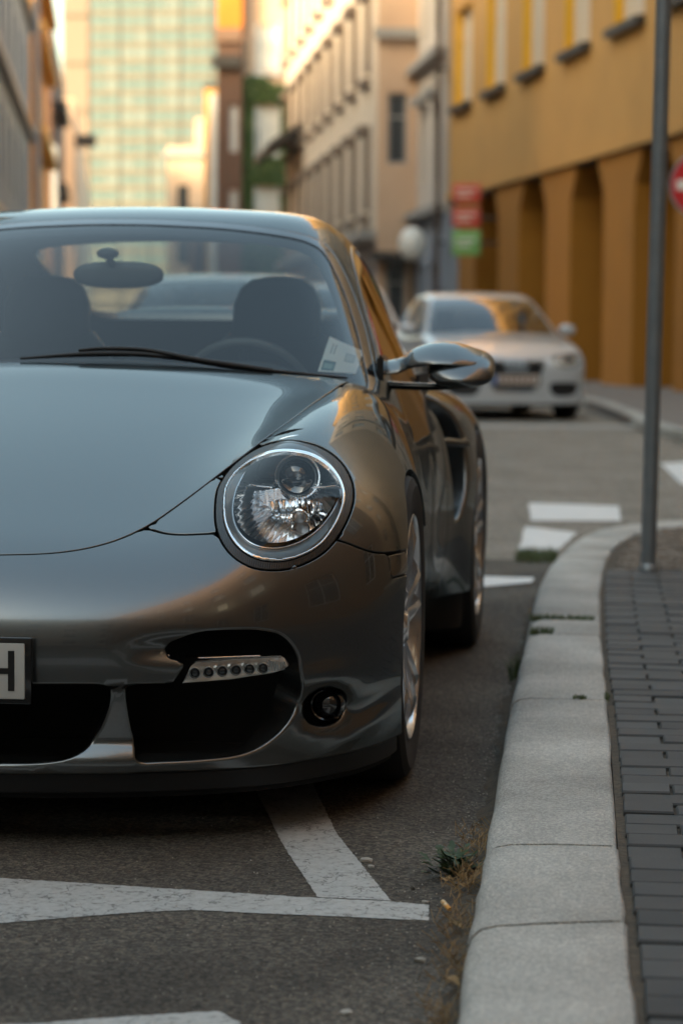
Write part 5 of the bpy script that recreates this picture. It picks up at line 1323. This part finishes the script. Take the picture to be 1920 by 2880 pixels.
# ------------------------------------------------------------------ other cars
def saloon(name, loc, rz, label, paint, W=.885, Hs=1.0, front='single'):
    """hatchback: body and cabin shells cut into panels"""
    top = spl([-.1, 0, .25, .6, 1.0, 1.35, 2.2, 3.4, 4.0, 4.3], [.60, .66, .76, .86, .93, .98, .97, 1.0, 1.0, .96])
    roof = spl([.9, 1.25, 1.7, 2.1, 2.5, 3.0, 3.5, 3.9, 4.2, 4.4], [.78, .97, 1.22, 1.385, 1.44, 1.45, 1.41, 1.30, 1.08, .80])
    def bF(p):
        x = np.abs(p[..., 0]); y = p[..., 1]; z = p[..., 2] / Hs
        f1 = z - (top(y) - .07 * x * x - .10 * bump(x, 0, .5) * sstep(1.5, 1.7, y) * 0); f2 = (.02 + .17 * (x / .8)**3 * (x / .8) + .05 * np.clip(.35 - z, 0, 1) + .5 * np.clip(z - .5, 0, 1)**2 - y) * .9
        s = W - .25 * np.clip(z - .6, 0, 1)**2 - .3 * np.clip(.4 - z, 0, 1)**2 - .05 * bump(y, -.1, .6); f4 = y - 4.25 + .12 * x * x + .3 * np.clip(z - .6, 0, 1)
        return smax(smax(smax(f1, x - s, .16), f2, .14), f4, .2)
    def cF(p):
        x = np.abs(p[..., 0]); y = p[..., 1]; z = p[..., 2] / Hs; ye = y - .28 * x * x * (1 - sstep(2.0, 2.8, y)) + .15 * x * x * sstep(3.2, 3.8, y)
        return smax((z - roof(ye) + .05 * x * x) * .9, x - (W - .07 - .42 * (z - .93) - .05 * sstep(3, 4.2, y)), .13)
    B = capsule_grid(bF, 1.2, 3.0, -26, 60, 40, 30, 70, .45)
    ys = np.linspace(.95, 4.38, 110); el = np.radians(np.linspace(0, 90, 70)); Y, E = np.meshgrid(ys, el, indexing='ij')
    P = march(cF, np.stack([0 * Y, Y, 0 * Y + .62], -1).reshape(-1, 3), np.stack([np.cos(E), 0 * E, np.sin(E)], -1).reshape(-1, 3), 1.8, 26); t = grid_tris(110, 70)
    n = unit(grad(cF, P)); a = P[t]; w = (np.cross(a[:, 1] - a[:, 0], a[:, 2] - a[:, 0]) * n[t].sum(1)).sum(1) < 0; t[w] = t[w][:, ::-1]; C = TM(P, t, cF)
    e = tag(empty(name, (loc[0], loc[1], 0), rz), label, 'car')
    gr = closed([(0, .655), (.16, .655), (.305, .650), (.315, .60), (.29, .48), (.235, .36), (.20, .325), (0, .32), (-.2, .325), (-.2, .655)], 3) if front == 'single' else closed([(0, .66), (.4, .66), (.42, .60), (.38, .55), (0, .545), (-.2, .545), (-.2, .66)], 3)
    hp = closed([(.44, .70), (.60, .735), (.76, .745), (.80, .72), (.80, .65), (.74, .60), (.60, .575), (.50, .585), (.46, .62)], 3); lo = closed([(.40, .40), (.56, .41), (.74, .40), (.76, .33), (.70, .27), (.50, .26), (.42, .30)], 3)
    gg = lambda p: np.maximum(sdf(q_xz(p), gr), p[..., 1] - .8); gh = lambda p: np.maximum(sdf(q_xz(p), hp), p[..., 1] - 1.0); gl_ = lambda p: np.maximum(sdf(q_xz(p), lo), p[..., 1] - .8)
    ga = lambda p: mx(np.minimum(np.hypot(p[..., 1] - .85, p[..., 2] - .30) - .36, np.hypot(p[..., 1] - 3.43, p[..., 2] - .30) - .36), .6 - X(p))
    gb = lambda p: mx(p[..., 1] - .55 - .30 * X(p)**2, -.72 + p[..., 2] * 0 + np.abs(p[..., 2]) * 0 - 0) if False else p[..., 2] - (.70 + .0 * p[..., 0])
    put('bumper', panel(B, lambda p: mx(gb(p), p[..., 1] - .60, -gg(p), -gh(p), -gl_(p), .17 - p[..., 2], -ga(p)), .006, .04, .003), paint, e)
    put('bonnet', panel(B, lambda p: mx(-gb(p), p[..., 1] - 1.45, -gh(p), X(p) - .80 + .10 * p[..., 1] * 0), .004, .02, .003), paint, e)
    put('side_body', panel(B, lambda p: mx(np.minimum(.60 - p[..., 1], np.maximum(.803 - X(p), gb(p) * -1)), -ga(p), -gh(p), .18 - p[..., 2], np.minimum(1.45 - p[..., 1], .74 - X(p)) * -1 * 0 - .01), .004, .02, .0), paint, e)
    put('radiator_grille', panel(B, gg, .002, .0, .0, offset=-.035), M_black, e)
    for sg in (1, -1):
        v, nn, tt = panel(B, gl_, .002, .0, .0, offset=-.035)
        if sg < 0: v, nn, tt = v * [-1, 1, 1], nn * [-1, 1, 1], tt[:, ::-1]
        obj_from('lower_intake', v, tt, M_black, e, nn)
    for sg in (1, -1):
        for nm, off, m in (('headlight', -.03, M_striph), ('headlight_cover', -.002, M_clear)):
            v, nn, tt = panel(B, gh, .002, 0, 0, offset=off)
            if sg < 0: v, nn, tt = v * [-1, 1, 1], nn * [-1, 1, 1], tt[:, ::-1]
            obj_from(nm, v, tt, m, e, nn)
        lathe_obj('headlight_bulb', [(0, 0), (.04, .01), (.055, .04)], M_lens, e, (sg * .64, .14, .665), 20)
        lathe_obj('headlight_bulb', [(0, 0), (.03, .01), (.04, .03)], M_chrome, e, (sg * .54, .10, .66), 20)
    ab = lambda p: -bF(p) - .002
    wsp = closed([(0, .93), (.4, .93), (.74, .955), (.745, .98), (.70, 1.12), (.62, 1.30), (.585, 1.345), (.5, 1.365), (0, 1.385), (-.2, 1.38), (-.2, .93)], 4)
    gw = lambda p: mx(sdf(q_xz(p / [1, 1, Hs]), wsp), p[..., 1] - 2.5); swp = closed([(1.75, .99), (2.1, 1.20), (2.4, 1.33), (2.9, 1.36), (3.4, 1.33), (3.75, 1.22), (3.85, 1.05), (3.7, .99), (2.6, .985)], 4)
    gs = lambda p: np.maximum(sdf(p[..., 1:] / [1, Hs], swp), .4 - X(p)); grw = lambda p: mx(X(p) - .52, 3.72 - p[..., 1], 1.0 - p[..., 2], p[..., 1] - 4.15)
    put('roof', panel(C, lambda p: mx(-gw(p), -gs(p), -grw(p), ab(p)), .004, .02, 0), paint, e)
    put('windscreen', panel(C, lambda p: mx(gw(p), ab(p)), .002, 0, 0, offset=-.006), M_carglass, e); put('rear_window', panel(C, lambda p: mx(grw(p), ab(p)), .002, 0, 0, offset=-.006), M_carglass, e)
    put('side_window', panel(C, lambda p: mx(gs(p), ab(p)), .002, 0, 0, offset=-.006), M_carglass, e)
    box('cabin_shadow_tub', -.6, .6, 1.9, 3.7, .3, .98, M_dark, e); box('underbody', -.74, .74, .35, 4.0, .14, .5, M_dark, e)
    for cx in (-.36, .36): loft('seat', [(cx, 2.6, .6, .23, .08), (cx, 2.65, 1.0, .20, .07), (cx, 2.68, 1.08, .12, .05), (cx, 2.68, 1.24, .11, .04)], M_seat, e)
    for y in (.85, 3.43):
        for sg in (1, -1):
            w = empty('wheel', parent=e); rx = Matrix.Rotation(math.radians(-90 * sg), 4, 'Z'); c = (sg * (W - .03), y, G + .325)
            lathe_obj('tyre', [(.22, 0), (.235, .008), (.30, .006), (.32, -.02), (.325, -.05), (.325, -.17), (.30, -.21)], M_rubber, w, c, 36, rx)
            lathe_obj('rim', [(.222, .002), (.21, -.01), (.20, -.08), (.05, -.08)], M_rim, w, c, 36, rx)
            for k in range(5): box('spoke', -.03, .03, -.03, -.005, .03, .215, M_rim, w, 0, Matrix.Translation(c) @ rx @ Matrix.Rotation(k * 1.2566 + .2, 4, 'Y'))
    for sg in (1, -1):
        bm = bmesh.new(); bmesh.ops.create_uvsphere(bm, u_segments=24, v_segments=14, radius=1)
        for q in bm.verts: q.co = Vector((sg * (W + .07) + q.co.x * .10, 1.72 + q.co.y * .07, 1.00 + .068 * math.copysign(abs(q.co.z)**.8, q.co.z)))
        obj_bm('mirror', bm, paint, e, True); box('mirror_arm', min(sg * (W - .1), sg * (W + .02)), max(sg * (W - .1), sg * (W + .02)), 1.70, 1.76, .94, .97, M_black, e)
    p = empty('number_plate', parent=e); box('plate', -.26, .26, -.012, .0, .39, .50, mat('plate_pale', (.55, .48, .42), .5), p); box('plate_band', -.26, -.215, -.016, -.0125, .39, .50, mat('plate_blue', (.03, .12, .35), .5), p)
    box('plate_surround', -.28, .28, -.002, .04, .375, .515, M_black, p)
    return e, B, bF
M_carglass = glass('car_glass', (.30, .34, .35), 1.5)
M_silver = car_paint('silver_paint', (.50, .51, .52), .4, metal=.1); M_whitep = car_paint('white_paint', (.62, .62, .62), .35, metal=.0)
e, B_, f_ = saloon('silver_hatchback', (-1.01, 27.0), math.radians(13.5), 'silver hatchback with a large single frame grille parked beyond the crossing', M_silver)
for k in range(4):
    a = np.linspace(0, 2 * np.pi, 25)[:-1]; tube('emblem_ring', [(-.093 + .062 * k + .040 * math.cos(t), -.006, .605 + .040 * math.sin(t)) for t in a], .0055, M_chrome, e, 6, True)
for k in range(9): box('grille_bar', -.27 + .005 * k, .27 - .005 * k, .005, .02, .635 - .030 * k, .641 - .030 * k, M_black, e)
bm = bmesh.new()
rgg = np.array([(.0, .662), (.16, .662), (.30, .660), (.328, .645), (.326, .60), (.30, .475), (.245, .35), (.205, .315), (0, .312)])
for sg in (1, -1): tube('grille_surround', open_curve([(sg * x, .012 + .02 * (x / .3)**2, z) for x, z in rgg], 4), .008, M_chrome, e, 8)
for k in range(7):
    for j in range(1): box('plate_character', -.195 + .062 * k, -.155 + .062 * k, -.0165, -.0125, .41, .48, mat('plate_print', (.25, .16, .13), .6), e)
e, B_, f_ = saloon('silver_estate', (-3.15, 17.5), 0, 'silver car parked behind the grey coupe, seen through its windows', M_silver, Hs=1.0, front='wide')
e, B_, f_ = saloon('white_car', (-3.64, 34.0), math.radians(10), 'white car with tinted windscreen half hidden behind the coupe mirror', M_whitep, W=.93, Hs=1.16, front='wide')
lathe_obj('amber_indicator', [(0, 0), (.05, .01), (.06, .03)], mat('amber_lamp', (.9, .35, .05), .2, emit=(1, .45, .1), emit_s=1.5), e, (.66, .06, .60), 20)
